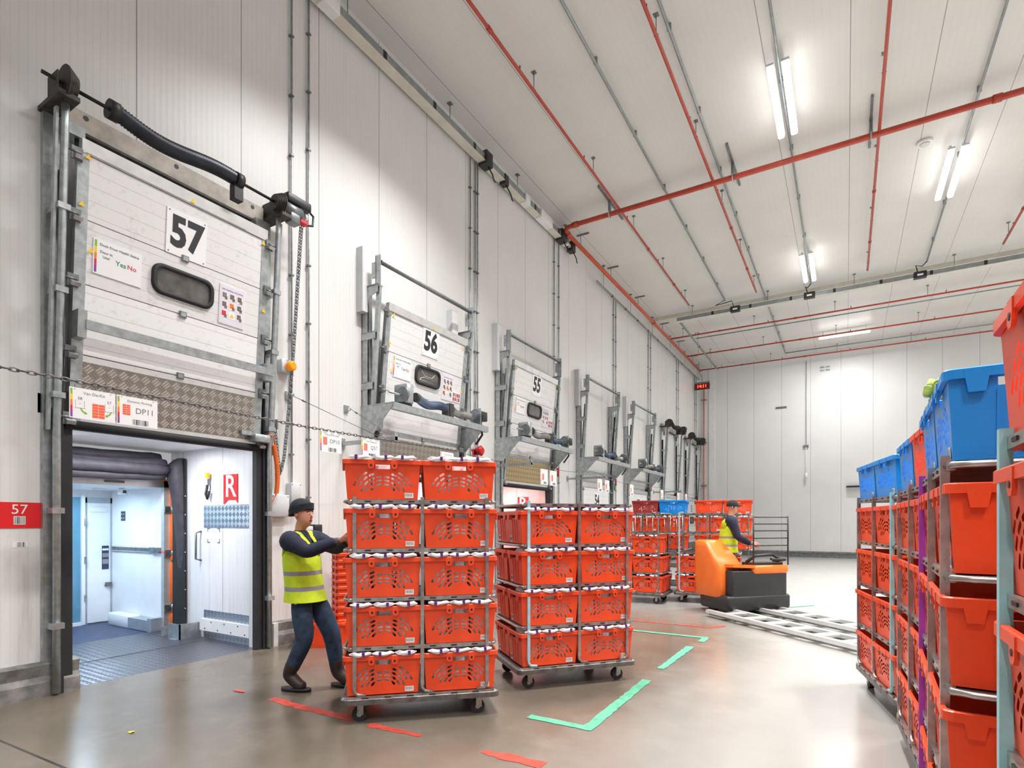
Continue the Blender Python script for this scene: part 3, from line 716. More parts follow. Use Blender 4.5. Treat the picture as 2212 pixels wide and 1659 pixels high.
bc = MB('junction_grey').rbox((.05, 4.47, 3.42), (.10, .16, .16), .015).use('amber').tube([(.10, 4.49, 3.42), (.13, 4.49, 3.42), (.17, 4.49, 3.42), (.19, 4.49, 3.42)], [.055, .062, .06, .04], 16)
tag(bc.build('beacon'), 'round amber beacon on grey box beside door 57', 'beacon')
rb = MB('lamp_red').tube([(.06, 8.62, 2.83), (.12, 8.62, 2.83), (.16, 8.62, 2.83), (.2, 8.62, 2.83)], [.07, .08, .10, .06], 18).use('junction_grey').b2((0, 8.55, 2.76), (.06, 8.69, 2.9))
tag(rb.build('sounder'), 'red alarm sounder on the wall between doors 56 and 55', 'sounder')
cc = MB('orange'); pts = []
for k in range(321):
    q = k/320; a = q*40*2*math.pi; z = 2.42-.58*q
    pts.append((.16+.022*math.cos(a), 4.235+.05*math.sin(q*2.4)+.022*math.sin(a), z))
cc.tube(pts, .0075, 6)
cc.tube([(.14, 4.14, 2.48), (.17, 4.16, 2.53), (.18, 4.22, 2.52), (.17, 4.24, 2.42)], .008, 6).tube([(.16, 4.27, 1.84), (.14, 4.22, 1.72), (.12, 4.20, 1.5), (.10, 4.19, 1.2)], .006, 6)
tag(cc.build('coiled_cable'), 'orange coiled cable hanging beside the black jamb of door 57', 'cable')
sb = MB('galv').rbox((.14, 4.06, 2.47), (.14, .20, .09), .015).box((.1, 3.9, 2.52), (.08, .12, .05))
tag(sb.build('switch_box'), 'grey limit switch box above the orange coiled cable', 'switch box')
for nm, y, z, w, h, d, lb in (('isolator_box', 4.38, 1.70, .26, .27, .09, 'pale grey isolator box on wall behind the walking worker'), ('junction_box', 4.60, 1.86, .15, .26, .10, 'narrow grey junction box on the wall above the worker in black hat')):
    m = MB('junction_grey').rbox((d/2, y, z), (d, w, h), .012).use('ink')
    for a in (-1, 1):
        for b in (-1, 1): m.cyl((d, y+a*w*.4, z+b*h*.42), (d+.003, y+a*w*.4, z+b*h*.42), .006, 8)
    tag(m.build(nm), lb, 'electrical box')
so = MB('junction_grey').rbox((.05, 4.80, 1.40), (.1, .12, .10), .012).use('black').rbox((.06, 4.93, 1.40), (.12, .13, .14), .02)
tag(so.build('socket'), 'black and grey power socket on wall beside the yellow vest', 'socket')
for k, (y, z, lb) in enumerate(((8.42, 2.66, 'red and green signal lamp next to the red sounder'), (11.98, 2.60, 'red and green signal lamp just past the gold-footed raised door'), (15.9, 2.6, 'red and green signal lamp past the first closed door'), (19.45, 2.6, 'red and green signal lamp past the second closed door'))):
    m = MB('lamp_red').b2((0, y+.12, z), (.06, y+.16, z+.2)).use('sg_yes').b2((0, y, z-.14), (.06, y+.04, z+.06)).use('junction_grey').b2((0, y+.01, z-.1), (.02, y+.15, z+.16))
    tag(m.build('signal_lamp'), lb, 'signal lamp')
for (x, y, lb) in ((1.62, 2.02, 'small yellow paper scrap on floor near the dock kerb'), (2.02, 3.95, 'small yellow paper scrap on floor behind the walking worker')):
    m = MB('sg_yellow').add([(x-.03, y-.012, .002), (x+.02, y-.02, .004), (x+.035, y+.01, .012), (x-.01, y+.018, .003)], [(0, 1, 2, 3)])
    tag(m.build('paper_scrap'), lb, 'paper scrap')
# eye bolts and stay wires
ebs = [(4.54, 3.08, (.93, 5.2, 2.58)), (5.49, 3.08, (.93, 5.55, 2.58))]
for k, (y, z, e) in enumerate(ebs):
    m = MB('galv').b2((0, y-.035, z-.05), (.02, y+.035, z+.05)).tube([(.02+.05+.03*math.cos(a), y+.0, z+.03*math.sin(a)) for a in [q*math.pi/5 for q in range(10)]], .007, 6, closed=True)
    m.use('steel_dark').tube([(.08, y, z), e], .004, 5).tube([Vector((.08, y, z)).lerp(Vector(e), .12), Vector((.08, y, z)).lerp(Vector(e), .16)], .012, 6)
    tag(m.build('stay_wire'), ('longer stay wire running from wall bolt beside hand chain to the sign chain' if k == 0 else 'shorter stay wire running from wall bolt beside door frame 56 to sign chain'), 'stay wire')
for k, (y, lb) in enumerate(((5.43, 'grey bracket arm carrying the sign chain beside door 56'), (9.05, 'grey bracket arm carrying the sign wire beside door 55'), (12.7, 'grey bracket arm carrying the sign wire between doors 55 and 54'), (20.0, 'grey bracket arm carrying the sign wire beyond door 53'))):
    m = MB('galv').b2((0, y-.04, 2.52), (.02, y+.04, 2.66)).b2((.02, y-.025, 2.56), (1.0, y+.025, 2.61)).b2((.98, y-.03, 2.55), (1.0, y+.03, 2.66))
    tag(m.build('bracket_arm'), lb, 'bracket')
ch = MB('steel_dark')
pts = []
for k in range(60):
    y = -1.0+8.0*k/59; pts.append((.95, y, 2.56+.02*math.sin(y*1.1)))
links(ch, pts, .05, .0048, .014)
ch.tube([(.95, 7.0+k*.5, 2.56-.03*math.sin(k*.5)) for k in range(38)], .005, 6)
tag(ch.build('sign_chain'), 'long dark chain strung along the dock wall carrying hanging signs', 'chain')
def hang_sign(yc, kind, label, w=.31, h=.235, zt=2.53):
    x = .955; zc = zt-h/2
    o, ux, uy = (x, yc, zc), (0, 1, 0), (0, 0, 1); L1 = (.0012, 0, 0); L2 = (.0022, 0, 0)
    s = MB('paper').b2((x-.004, yc-w/2, zc-h/2), (x, yc+w/2, zc+h/2))
    for k, c in enumerate(('sg_purple', 'sg_crimson', 'sg_orange', 'sg_yellow', 'sg_green')):
        s.use(c).rect(o, ux, uy, -w*.48, -h*.46+h*.92*k/5, -w*.435, -h*.46+h*.92*(k+1)/5, L1)
    def stack(px, pz, ww, hh, rows=5):
        for c_ in (0, 1):
            s.use('sg_tote').rect(o, ux, uy, px-ww/2+c_*ww*.52, pz-hh/2, px-ww/2+ww*.48+c_*ww*.52, pz+hh/2, L1)
            s.use('paper')
            for r_ in range(1, rows): s.rect(o, ux, uy, px-ww/2+c_*ww*.52, pz-hh/2+hh*r_/rows-.001, px-ww/2+ww*.48+c_*ww*.52, pz-hh/2+hh*r_/rows+.001, L2)
    if kind == 'kit':
        s.use('ink_grey').text('Van De-Kit', (x, yc+w*.03, zc+h*.35), ux, uy, w*.105, .0, lift=L1)
        stack(w*.12, -h*.18, w*.27, h*.46)
        for px, tx in ((-w*.28, '58'), (w*.36, '57')):
            s.use('ink_grey').text(tx, (x, yc+px, zc+h*.16), ux, uy, w*.10, 0, lift=L1)
            for q in (-1, 1): s.rect(o, ux, uy, px+q*w*.095-.001, -h*.14, px+q*w*.095+.001, h*.10, L1)
            s.rect(o, ux, uy, px-w*.12, -h*.16, px+w*.12, -h*.15, L1); s.rect(o, ux, uy, px-w*.02, -h*.01, px+w*.02, h*.0, L1)
        for q, px in ((1, -w*.20), (-1, w*.34)):
            s.use('sg_green')
            pp = [(-.08, .08), (-.055, .09), (-.01, .02), (.03, -.01), (.025, .02), (.08, -.04), (.02, -.07), (.02, -.04), (-.04, .0)]
            s.add([Vector(o)+Vector((.0012, px+q*a*w, -h*.26+b*w)) for a, b in pp], [list(range(len(pp)))])
    elif kind:
        s.use('ink_grey').text('Dynamic Parking' if kind.startswith('DP') else 'Door Sequence', (x, yc+w*.05, zc+h*.34), ux, uy, w*.09, 0, lift=L1)
        s.text(kind, (x, yc+w*.18, zc+h*.03), ux, uy, w*.21, 0, lift=L1)
        stack(-w*.27, h*.03, w*.18, h*.36)
        barcode(s, o, ux, uy, -w*.12, -h*.46, w*.28, -h*.27, L1, 30, len(kind))
    else:
        stack(-w*.15, h*.0, w*.22, h*.4); barcode(s, o, ux, uy, -w*.1, -h*.44, w*.3, -h*.3, L1, 16, 3)
    s.use('ink').rect(o, ux, uy, -w*.4, h*.43, -w*.4+.006, h*.43+.006, L1).rect(o, ux, uy, w*.38, h*.43, w*.38+.006, h*.43+.006, L1)
    s.use('steel_dark')
    for q in (-.38, .38): s.tube([(x-.002, yc+w*q, zc+h*.45), (x-.002, yc+w*q, 2.56)], .002, 4)
    return tag(s.build('hanging_sign'), label, 'sign')
hang_sign(2.055, 'kit', 'hanging white sign reading Van De-Kit with red totes and green arrows')
hang_sign(2.375, 'DP11', 'hanging white sign reading DP11 over the first open dock')
hang_sign(4.40, 'DP10', 'hanging white sign reading DP10 on the chain between doors 57 and 56')
hang_sign(5.02, 'Q57', 'hanging white sign reading Q57 at the edge of door 56')
hang_sign(6.56, 'DP09', 'hanging white sign just above the pushed totes under door 56')
hang_sign(7.2, '', 'blank-edged hanging sign behind the pushed totes, beyond the DP09 sign')
for y, lb in ((9.64, 'red tote picture sign by the far edge of door 55, nearer of two'), (10.03, 'red tote picture sign by the far edge of door 55, farther of two'), (12.5, 'small picture sign over the number of door 54, nearer of two'), (12.97, 'small picture sign over the number of door 54, farther of two'), (14.8, 'small hanging sign in the gap between doors 54 and 53'), (17.74, 'small hanging sign over the far edge of door 53'), (19.74, 'small hanging sign before the second door from back wall'), (20.86, 'hanging sign farthest along the dock wall')):
    hang_sign(y, '', lb, h=.30)
# red 57 wall plate
ws = MB('sign_red').b2((0, 1.765, 1.45), (.006, 2.05, 1.668)).use('paper').text('57', (.006, 1.905, 1.605), (0, 1, 0), (0, 0, 1), .115, .0, lift=(.001, 0, 0)).rect((.006, 1.905, 1.515), (0, 1, 0), (0, 0, 1), -.04, -.035, .04, .035, (.001, 0, 0))
barcode(ws, (.006, 1.905, 1.515), (0, 1, 0), (0, 0, 1), -.036, -.03, .036, .03, (.002, 0, 0), 22, 4)
tag(ws.build('bay_plate'), 'red wall plate with white 57 and barcode near the frame edge', 'sign')
bl = MB('paper').b2((0, 1.86, 1.285), (.002, 1.96, 1.335)); barcode(bl, (.002, 1.92, 1.31), (0, 1, 0), (0, 0, 1), -.03, -.02, .03, .02, (.001, 0, 0), 16, 8)
tag(bl.build('barcode_sticker'), 'small barcode sticker on the wall below the red 57 plate', 'sticker')

# ------------------------------------------------------------------ conduits, trays, pipes, lights
cond = [(4.583, 'first'), (4.843, 'second'), (8.464, ''), (8.62, ''), (8.70, ''), (11.92, ''), (12.17, ''), (15.87, ''), (16.07, ''), (19.28, ''), (19.56, ''), (23.1, ''), (23.4, ''), (26.3, ''), (26.6, '')]
base = {4.583: 1.95, 4.843: 1.42}
nm = {4.583: 'grey wall conduit beside door 57 running down to junction box', 4.843: 'grey wall conduit beside door 57 running down to socket', 8.464: 'wall conduit nearest door 56 in the group of three', 8.62: 'middle wall conduit of the group of three past door 56', 8.70: 'wall conduit farthest from door 56 in the group of three',
      11.92: 'wall conduit past door 55, nearer of the pair', 12.17: 'wall conduit past door 55, farther of the pair', 15.87: 'wall conduit past door 54, nearer of the pair', 16.07: 'wall conduit past door 54, farther of the pair', 19.28: 'wall conduit past door 53, nearer of the pair', 19.56: 'wall conduit past door 53, farther of the pair',
      23.1: 'wall conduit between the last two doors, nearer of the pair', 23.4: 'wall conduit between the last two doors, farther of the pair', 26.3: 'wall conduit by the room corner, nearer of the pair', 26.6: 'wall conduit by the room corner, farther of the pair'}
for y, _ in cond:
    zb = base.get(y, 1.3)
    m = MB('galv').cyl((.03, y, zb), (.03, y, 8.25), .0135, 8).use('galv_dark')
    for k in range(9): m.box((.025, y, zb+.4+k*.75), (.05, .05, .02))
    tag(m.build('conduit'), nm[y], 'conduit', 'conduits on the dock wall')
def cable_tray(p0, p1, w, h, label, dark=1.15):
    p0, p1 = Vector(p0), Vector(p1); L = (p1-p0).length; d = (p1-p0)/L
    t = empty('cable_tray'); tag(t, label, 'cable tray')
    m = MB('tray_grey').bar(p0, p1, w, h)
    if w > .1: m.use('cream_trim').bar(p0-Vector((0, 0, h/2+.006)), p1-Vector((0, 0, h/2+.006)), w+.03, .012)
    m.use('black'); k = dark
    while k < L: m.box(p0+d*k, [abs(d.x)*.07+(w+.01)*(1-abs(d.x)), abs(d.y)*.07+(w+.01)*(1-abs(d.y)), h+.004]); k += dark
    m.build('tray', t)
    k = .5
    while k < L:
        p = p0+d*k; MB('galv_dark').cyl(p, (p.x, p.y, ZC), .007, 6).box((p.x, p.y, ZC-.006), (.08, .08, .012)).build('hanger', t); k += 2.3
    return t
t1 = cable_tray((.14, -2, 8.33), (.14, 12.4, 8.33), .14, .13, 'long cable tray along top of dock wall above doors 57 to 55')
t2 = cable_tray((.14, 14.3, 8.10), (.14, 26.6, 8.10), .04, .05, 'thin cable tray along top of dock wall from door 54 to the corner')
t3 = cable_tray((1.1, 19.05, 8.33), (16, 19.05, 8.33), .12, .12, 'cable tray hung across the ceiling beside the cream ceiling strip')
t4 = cable_tray((1.15, 19.1, 8.30), (1.15, 25.6, 8.2), .05, .05, 'short cable tray under the ceiling near the red clock corner', 3)
def jbox(p, d, label, mtl='truck_black', cord=None):
    m = MB(mtl).rbox(p, d, .02).use('galv_dark').box((p[0], p[1], p[2]+d[2]/2), (d[0]*.6, d[1]*.6, .02))
    if mtl == 'truck_black': m.use('paper').box((p[0], p[1]-d[1]/2-.002, p[2]-.01), (d[0]*.45, .004, d[2]*.3))
    if cord: m.use('black').tube(cord, .014, 6)
    return tag(m.build('junction_box'), label, 'electrical box')
for y, z, d, mt, lb in ((5.05, 8.33, (.16, .28, .2), 'white_paint', 'white box on the wall tray near top of the frame'), (8.78, 8.33, (.2, .22, .26), 'truck_black', 'black box on wall tray above the three conduits'), (9.45, 8.3, (.14, .16, .2), 'truck_black', 'small black box on wall tray with looped cable'),
                        (10.3, 8.33, (.16, .2, .2), 'white_paint', 'small white box on the wall tray above door 55'), (11.15, 8.33, (.18, .55, .2), 'white_paint', 'long white box on the wall tray above door 55'), (12.05, 8.33, (.2, .26, .26), 'truck_black', 'black box near the end of the wall tray'), (12.6, 8.3, (.16, .2, .24), 'truck_black', 'last black box beside the red pipe elbow')):
    jbox((.16, y, z), d, lb, mt, None if mt != 'truck_black' else [(.2, y, z-.1), (.25, y+.1, z-.25), (.22, y+.2, z-.3), (.2, y+.28, z-.28)])
for x, lb, lx in ((2.95, 'black box on ceiling tray nearest the dock wall', 2.66), (5.05, 'black box on ceiling tray under the far twin light', 5.1), (7.75, 'black box on ceiling tray farthest from the dock wall', 7.89)):
    jbox((x, 19.03, 8.33), (.3, .16, .17), lb, 'truck_black', [(x-.05, 19.03, 8.41), (x-.1, 18.98, 8.6), (lx-.1+(x < 4)*-.2, 18.9, 8.52), (lx, 18.85, 8.62)])
# ceiling conduits
for x, ya, yb, r, lb in ((2.66, -2, 18.86, .024, 'ceiling conduit between the first two red branch pipes'), (3.80, -2, 26.1, .022, 'ceiling conduit close beside the second red branch pipe'), (5.10, -2, 18.9, .02, 'ceiling conduit feeding the near and far twin lights'), (7.89, -2, 18.93, .02, 'ceiling conduit feeding the twin light farthest from dock wall')):
    m = MB('tray_grey').cyl((x, ya, 8.63), (x, yb, 8.63), r, 8)
    if lb.startswith('ceiling conduit close'): m.cyl((3.8, 26.1, 8.63), (15, 26.1, 8.63), r, 8)
    k = ya+.6
    while k < yb: m.box((x, k, 8.67), (.06, .03, .1)); k += 1.9
    tag(m.build('ceiling_conduit'), lb, 'conduit')
for y, lb in ((21.35, 'thin grey conduit across the ceiling next to first cross pipe'),):
    m = MB('tray_grey').cyl((1.2, y, 8.34), (15, y, 8.34), .02, 8)
    tag(m.build('ceiling_conduit'), lb, 'conduit')
# sprinkler network (all joined): main, wall pipe, branches, hangers
sp_ = empty('sprinkler_pipework', (0, 0, 0)); tag(sp_, 'red sprinkler pipework hung below the white ceiling', 'sprinkler pipes')
ZP = 8.40
MB('pipe_red').tube([(16.5, 11.85, ZP), (.55, 11.85, ZP), (.38, 11.88, ZP), (.30, 11.98, ZP), (.28, 12.2, ZP)], .052, 14).build('main_pipe', sp_)
MB('pipe_orange').tube([(.28, 12.2, ZP), (.28, 26.25, ZP)], .05, 14).build('wall_pipe', sp_)
def branch(p0, p1, r=.026):
    b = MB('pipe_red').cyl(p0, p1, r, 10).build('branch_pipe', sp_)
    p0, p1 = Vector(p0), Vector(p1); L = (p1-p0).length; d = (p1-p0)/L; k = .5
    while k < L:
        p = p0+d*k; MB('galv_dark').cyl((p.x, p.y, p.z), (p.x, p.y, ZC), .007, 6).box((p.x, p.y, ZC-.006), (.07, .07, .012)).tube([(p.x-.03*d.y, p.y-.03*d.x, p.z), (p.x, p.y, p.z+.04), (p.x+.03*d.y, p.y+.03*d.x, p.z)], .008, 6).build('hanger', sp_)
        q = p+d*.45; MB('pipe_red').cyl(q, q+Vector((0, 0, .09)), .012, 8).build('sprinkler_head', b); q2 = p+d*1.3
        if int(k) % 2 == 0: MB('pipe_red').cyl(q2-d*.05, q2+d*.05, r*1.35, 10).build('coupling', b)
        k += 2.45
for x in (1.70, 3.68, 6.50, 9.35): branch((x, 18.16, ZP+.02), (x, -2, ZP+.02))
for y in (21.1, 23.65, 26.15): branch((.28, y, ZP), (15, y, ZP))
for x in (1.45, 4.05, 6.38):
    MB('galv_dark').b2((x-.02, 11.2, ZC-.05), (x+.02, 12.7, ZC)).b2((x-.025, 11.82, ZP), (x+.025, 11.88, ZC)).use('galv').tube([(x, 11.85+.07*math.cos(a), ZP+.07*math.sin(a)) for a in [q*math.pi/6 for q in range(12)]], .015, 6, closed=True).build('main_hanger', sp_)
for y in (12.9, 15.0, 17.4, 20.2, 22.5, 24.8):
    MB('galv_dark').cyl((.28, y, ZP), (.28, y, ZC), .008, 6).b2((.18, y-.02, ZC-.03), (.5, y+.02, ZC)).build('hanger', sp_)
for p_, q_ in (((.28, 19.0, ZP), (.28, 19.16, ZP)), ((.55, 11.85, ZP), (.68, 11.85, ZP)), ((8.05, 11.85, ZP), (8.17, 11.85, ZP)), ((.28, 12.1, ZP), (.28, 12.25, ZP))): MB('pipe_red').cyl(p_, q_, .066, 14).build('coupling', sp_)
dp = MB('pipe_orange').cyl((.30, 26.93, .3), (.30, 26.93, 7.9), .022, 10).use('galv_dark')
for z in (3.2, 5.2, 7.2): dp.b2((.18, 26.9, z-.02), (.42, 26.98, z+.02))
tag(dp.build('drop_pipe'), 'thin orange vertical pipe in the room corner below the red clock', 'pipe')
# lights
def twin_light(x, y0, y1, label):
    t = empty('twin_tube_light', (x, (y0+y1)/2, 8.5)); tag(t, label, 'ceiling light', 'twin tube ceiling lights')
    L = (y1-y0)/2
    for s_ in (-1, 1):
        MB('tube_light').rbox((s_*.105, 0, -.03), (.10, 2*L, .06), .02).build('diffuser', t)
        h = MB('junction_grey').b2((s_*.105-.055, -L-.04, 0), (s_*.105+.055, L+.04, .035))
        h.use('alu').b2((s_*.105-.02, -L+.1, .03), (s_*.105+.02, -L+.14, .14)).b2((s_*.105-.02, L-.14, .03), (s_*.105+.02, L-.1, .14)); h.build('housing', t)
def lamp(x, y, z, sx, sy, power, colr=(1, .995, .98), rot=(0, 0, 0), spread=None):
    l = bpy.data.lights.new('lamp', 'AREA'); l.shape = 'RECTANGLE'; l.size = sx; l.size_y = sy; l.energy = power; l.color = colr
    if spread: l.spread = spread
    o = bpy.data.objects.new('lamp', l); o.location = (x, y, z); o.rotation_euler = rot; col.objects.link(o); return o
twin_light(5.10, 9.41, 11.17, 'twin tube light nearest the viewer, above the red main pipe')
twin_light(7.80, 13.25, 15.05, 'twin tube light farthest from the dock wall')
twin_light(5.10, 16.5, 18.25, 'twin tube light just before the cream ceiling strip')
PW = 265
for x, y in ((5.1, 10.29), (7.8, 14.15), (5.1, 17.37), (5.1, 2.4), (7.8, 6.8), (11, 3), (11, 10), (11, 17), (5.1, -5), (8.5, -2.5), (2.6, 5.8), (12.6, 22.5)):
    lamp(x, y, 8.43, .3, 1.75, PW*(1.7 if x > 10.5 and y > 5 else 1), spread=R(118))  # first three sit under the fixtures; the rest are added, unseen fill without fixtures
bt = empty('batten_light', (5.93, 24.2, 8.48)); tag(bt, 'slim single batten light near the back wall', 'ceiling light')
MB('tube_light').rbox((0, 0, 0), (1.65, .08, .06), .02).build('diffuser', bt); MB('junction_grey').b2((-.84, -.045, .03), (.84, .045, .07)).b2((-.7, -.01, .07), (-.68, .01, .24)).b2((.68, -.01, .07), (.7, .01, .24)).build('housing', bt)
lamp(5.93, 24.2, 8.42, 1.6, .1, 230)
sd = MB('white_paint').cyl((7.28, 13.1, ZC-.05), (7.28, 13.1, ZC), .13, 20).use('junction_grey').cyl((7.28, 13.1, ZC-.07), (7.28, 13.1, ZC-.05), .08, 20)
tag(sd.build('smoke_detector'), 'round white smoke detector on the ceiling between two lights', 'smoke detector')
# clock
ck = empty('digital_clock', (.42, 26.0, 7.62)); tag(ck, 'red digital clock reading 14:11 hung in the room corner', 'clock')
MB('black').rbox((0, 0, 0), (.66, .10, .27), .02).build('case', ck)
MB('led_glow').b2((-.30, -.056, -.11), (.30, -.052, .11)).build('screen', ck)
MB('led_red').text('14:11', (0, -.058, 0), (1, 0, 0), (0, 0, 1), .20, .006).build('digits', ck)
MB('galv_dark').b2((-.33, -.03, .16), (.33, .03, .2)).b2((-.3, -.01, .13), (-.28, .01, .2)).b2((.28, -.01, .13), (.3, .01, .2)).cyl((0, 0, .18), (0, 0, .42), .012, 8).cyl((0, 0, .42), (-.14, 0, .65), .012, 8).cyl((-.14, 0, .65), (-.14, 0, 1.1), .012, 8).build('hanger', ck)
# small things on the back wall
v1 = MB('galv_dark')
for k in range(2):
    for j in range(2): v1.b2((5.05+.2*j, 26.97, 8.02-.13*k), (5.21+.2*j, 27, 8.08-.13*k))
tag(v1.build('wall_vent'), 'small pair of dark slots high on the back wall under the ceiling', 'vent')
tag(MB('galv_dark').b2((3.35, 26.96, 6.48), (3.78, 27, 6.55)).build('wall_rail'), 'short grey rail high on the back wall near the clock', 'rail')
pc = MB('galv_dark').cyl((4.53, 26.94, 4.75), (4.53, 26.94, 8.4), .01, 6).b2((4.42, 26.93, 4.7), (4.62, 26.99, 4.8)).use('paper').cyl((4.53, 26.9, 3.6), (4.53, 26.9, 4.7), .012, 6).cyl((4.53, 26.88, 3.35), (4.53, 26.88, 3.6), .05, 12)
tag(pc.build('pendant_probe'), 'white probe hanging from a thin cable on the back wall', 'sensor')
tag(MB('black').b2((6.0, 26.8, 2.93), (6.6, 26.96, 3.0)).build('door_handle_bar'), 'dark horizontal bar on the back wall beside the tote frames', 'bar')

# ------------------------------------------------------------------ totes
TB, TT, TH = (.515, .345), (.555, .378), .29
def tote_mesh(body):
    m = MB(body)
    def side(w0, w1, holes, place_, outer=None):
        vs, fs = holes_plate([(-1, 0), (1, 0), (1, 1), (-1, 1)] if outer is None else outer, holes, .0)
        m.add([place_(*v) for v in vs], fs)
    # long fan sides; s in metres at mid height
    def fan():
        H = []
        for r in (.095, .128, .161, .194, .227):
            st = .056/r; k = -20
            for k in range(-14, 15):
                a = (k+.5)*st
                if abs(a) > 1.25 or abs(a) < .17: continue
                x, y = r*math.sin(a), .03+r*math.cos(a)*.86
                if abs(x) > .215 or y < .055 or y > .212 or (abs(x) < .08 and y > .205): continue
                ta = -a*.92; l, w = .0205, .0078
                pts = [(-l, -w*.6), (-l*.75, -w), (l*.75, -w), (l, -w*.6), (l, w*.6), (l*.75, w), (-l*.75, w), (-l, w*.6)]
                H.append([((x+px*math.cos(ta)-py*math.sin(ta)), (y+px*math.sin(ta)+py*math.cos(ta))) for px, py in pts])
        H.append([(-.052, .226), (.052, .226), (.052, .258), (-.052, .258)])
        return H
    hw = (TB[0]/2, TT[0]/2); hd = (TB[1]/2, TT[1]/2)
    F = [[(x/.268, y/TH) for x, y in h] for h in fan()]
    for s_ in (-1, 1):
        P = lambda x, y, z, s_=s_: (x*(hw[0]+(hw[1]-hw[0])*y)*s_*-1, s_*(hd[0]+(hd[1]-hd[0])*y), y*TH)
        side(0, 0, F, P)
    E_ = [[(-.33, .80), (.33, .80), (.33, .89), (-.33, .89)]]
    for s_ in (-1, 1):
        P = lambda x, y, z, s_=s_: (s_*(hw[0]+(hw[1]-hw[0])*y), s_*x*(hd[0]+(hd[1]-hd[0])*y), y*TH)
        side(0, 0, E_, P)
    m.b2((-hw[0], -hd[0], .0), (hw[0], hd[0], .008))
    # rim flange with downturned lip and rounded corners
    def ring(w, d, z, r=.03): return [(a, b, z) for a, b in rrect(w, d, r, 3)]
    o1, o2 = TT[0]+.032, TT[1]+.030
    m.loft([ring(o1, o2, TH-.028), ring(o1, o2, TH+.002), ring(o1-.008, o2-.008, TH+.006), ring(TT[0], TT[1], TH+.006), ring(TT[0]-.006, TT[1]-.006, TH-.03)], caps=False, smooth=False)
    m.loft([ring(TT[0], TT[1], TH-.028), ring(o1, o2, TH-.028)], caps=False, smooth=False)
    # ear tabs with pegs beside the handle on the long sides, deep notched tabs on the ends
    for s_ in (-1, 1):
        for x in (-.085, .085):
            y = s_*(TT[1]/2+.008)
            m.prism([(x-.024, y, TH), (x+.024, y, TH), (x+.022, y, TH-.05), (x+.012, y, TH-.064), (x-.012, y, TH-.064), (x-.022, y, TH-.05)], (0, s_*.010, 0))
        for y in (-.115, .115):
            x = s_*(TT[0]/2+.004)
            m.prism([(x, y-.035, TH), (x, y+.035, TH), (x, y+.022, TH-.075), (x, y-.022, TH-.075)], (s_*.013, 0, 0))
        for y in (-.06, 0., .06):
            m.prism([(s_*(hw[0]-.002), y-.004, .02), (s_*(hw[0]-.002), y+.004, .02), (s_*(hw[1]-.006), y+.004, .22), (s_*(hw[1]-.006), y-.004, .22)], (s_*.006, 0, 0))
    m.use('black')
    for s_ in (-1, 1):
        for x in (-.085, .085): m.cyl((x, s_*(TT[1]/2+.018), TH-.038), (x, s_*(TT[1]/2+.0195), TH-.038), .009, 10)
    return m.mesh('tote_body')
TM = {k: tote_mesh(k) for k in ('tote_red', 'tote_blue', 'tote_dark')}
lbm = MB('paper'); lbe = MB('paper')
lbm.add([(.16, -.1755, .012), (.225, -.1755, .012), (.225, -.178, .05), (.16, -.178, .05)], [(0, 1, 2, 3)])
rnd = random.Random(5); lbm.use('ink')
for k in range(14): 
    if k % 2 == 0: lbm.add([(.165+k*.004, -.177, .022), (.168+k*.004, -.177, .022), (.168+k*.004, -.179, .045), (.165+k*.004, -.179, .045)], [(0, 1, 2, 3)])
lbe.add([(-.2595, .14, .012), (-.2595, .085, .012), (-.2645, .085, .065), (-.2645, .14, .065)], [(0, 1, 2, 3)])
lbf = MB('paper').add([(.2595, .085, .012), (.2595, .14, .012), (.2645, .14, .065), (.2645, .085, .065)], [(0, 1, 2, 3)])
for lb_, sx_ in ((lbe, -1), (lbf, 1)):
    lb_.use('ink')
    for k in range(6): lb_.add([(sx_*(.2612+e*.004), .092+k*.008+q*.004, .025+e*.032) for q, e in ((0, 0), (1, 0), (1, 1), (0, 1))], [(0, 1, 2, 3)])
LBM = [q.mesh('barcode_label') for q in (lbm, lbe, lbf)]
totes = []
def tote(loc, rz, colr='tote_red', label=None, group=None, small=False):
    o = bpy.data.objects.new('tote', TM[colr]); col.objects.link(o)
    o.location = loc; o.rotation_euler = (0, 0, rz); tag(o, label, 'tote', group)
    if not small:
        for q in LBM:
            l = bpy.data.objects.new('barcode_label', q); col.objects.link(l); l.parent = o
    totes.append(o); return o
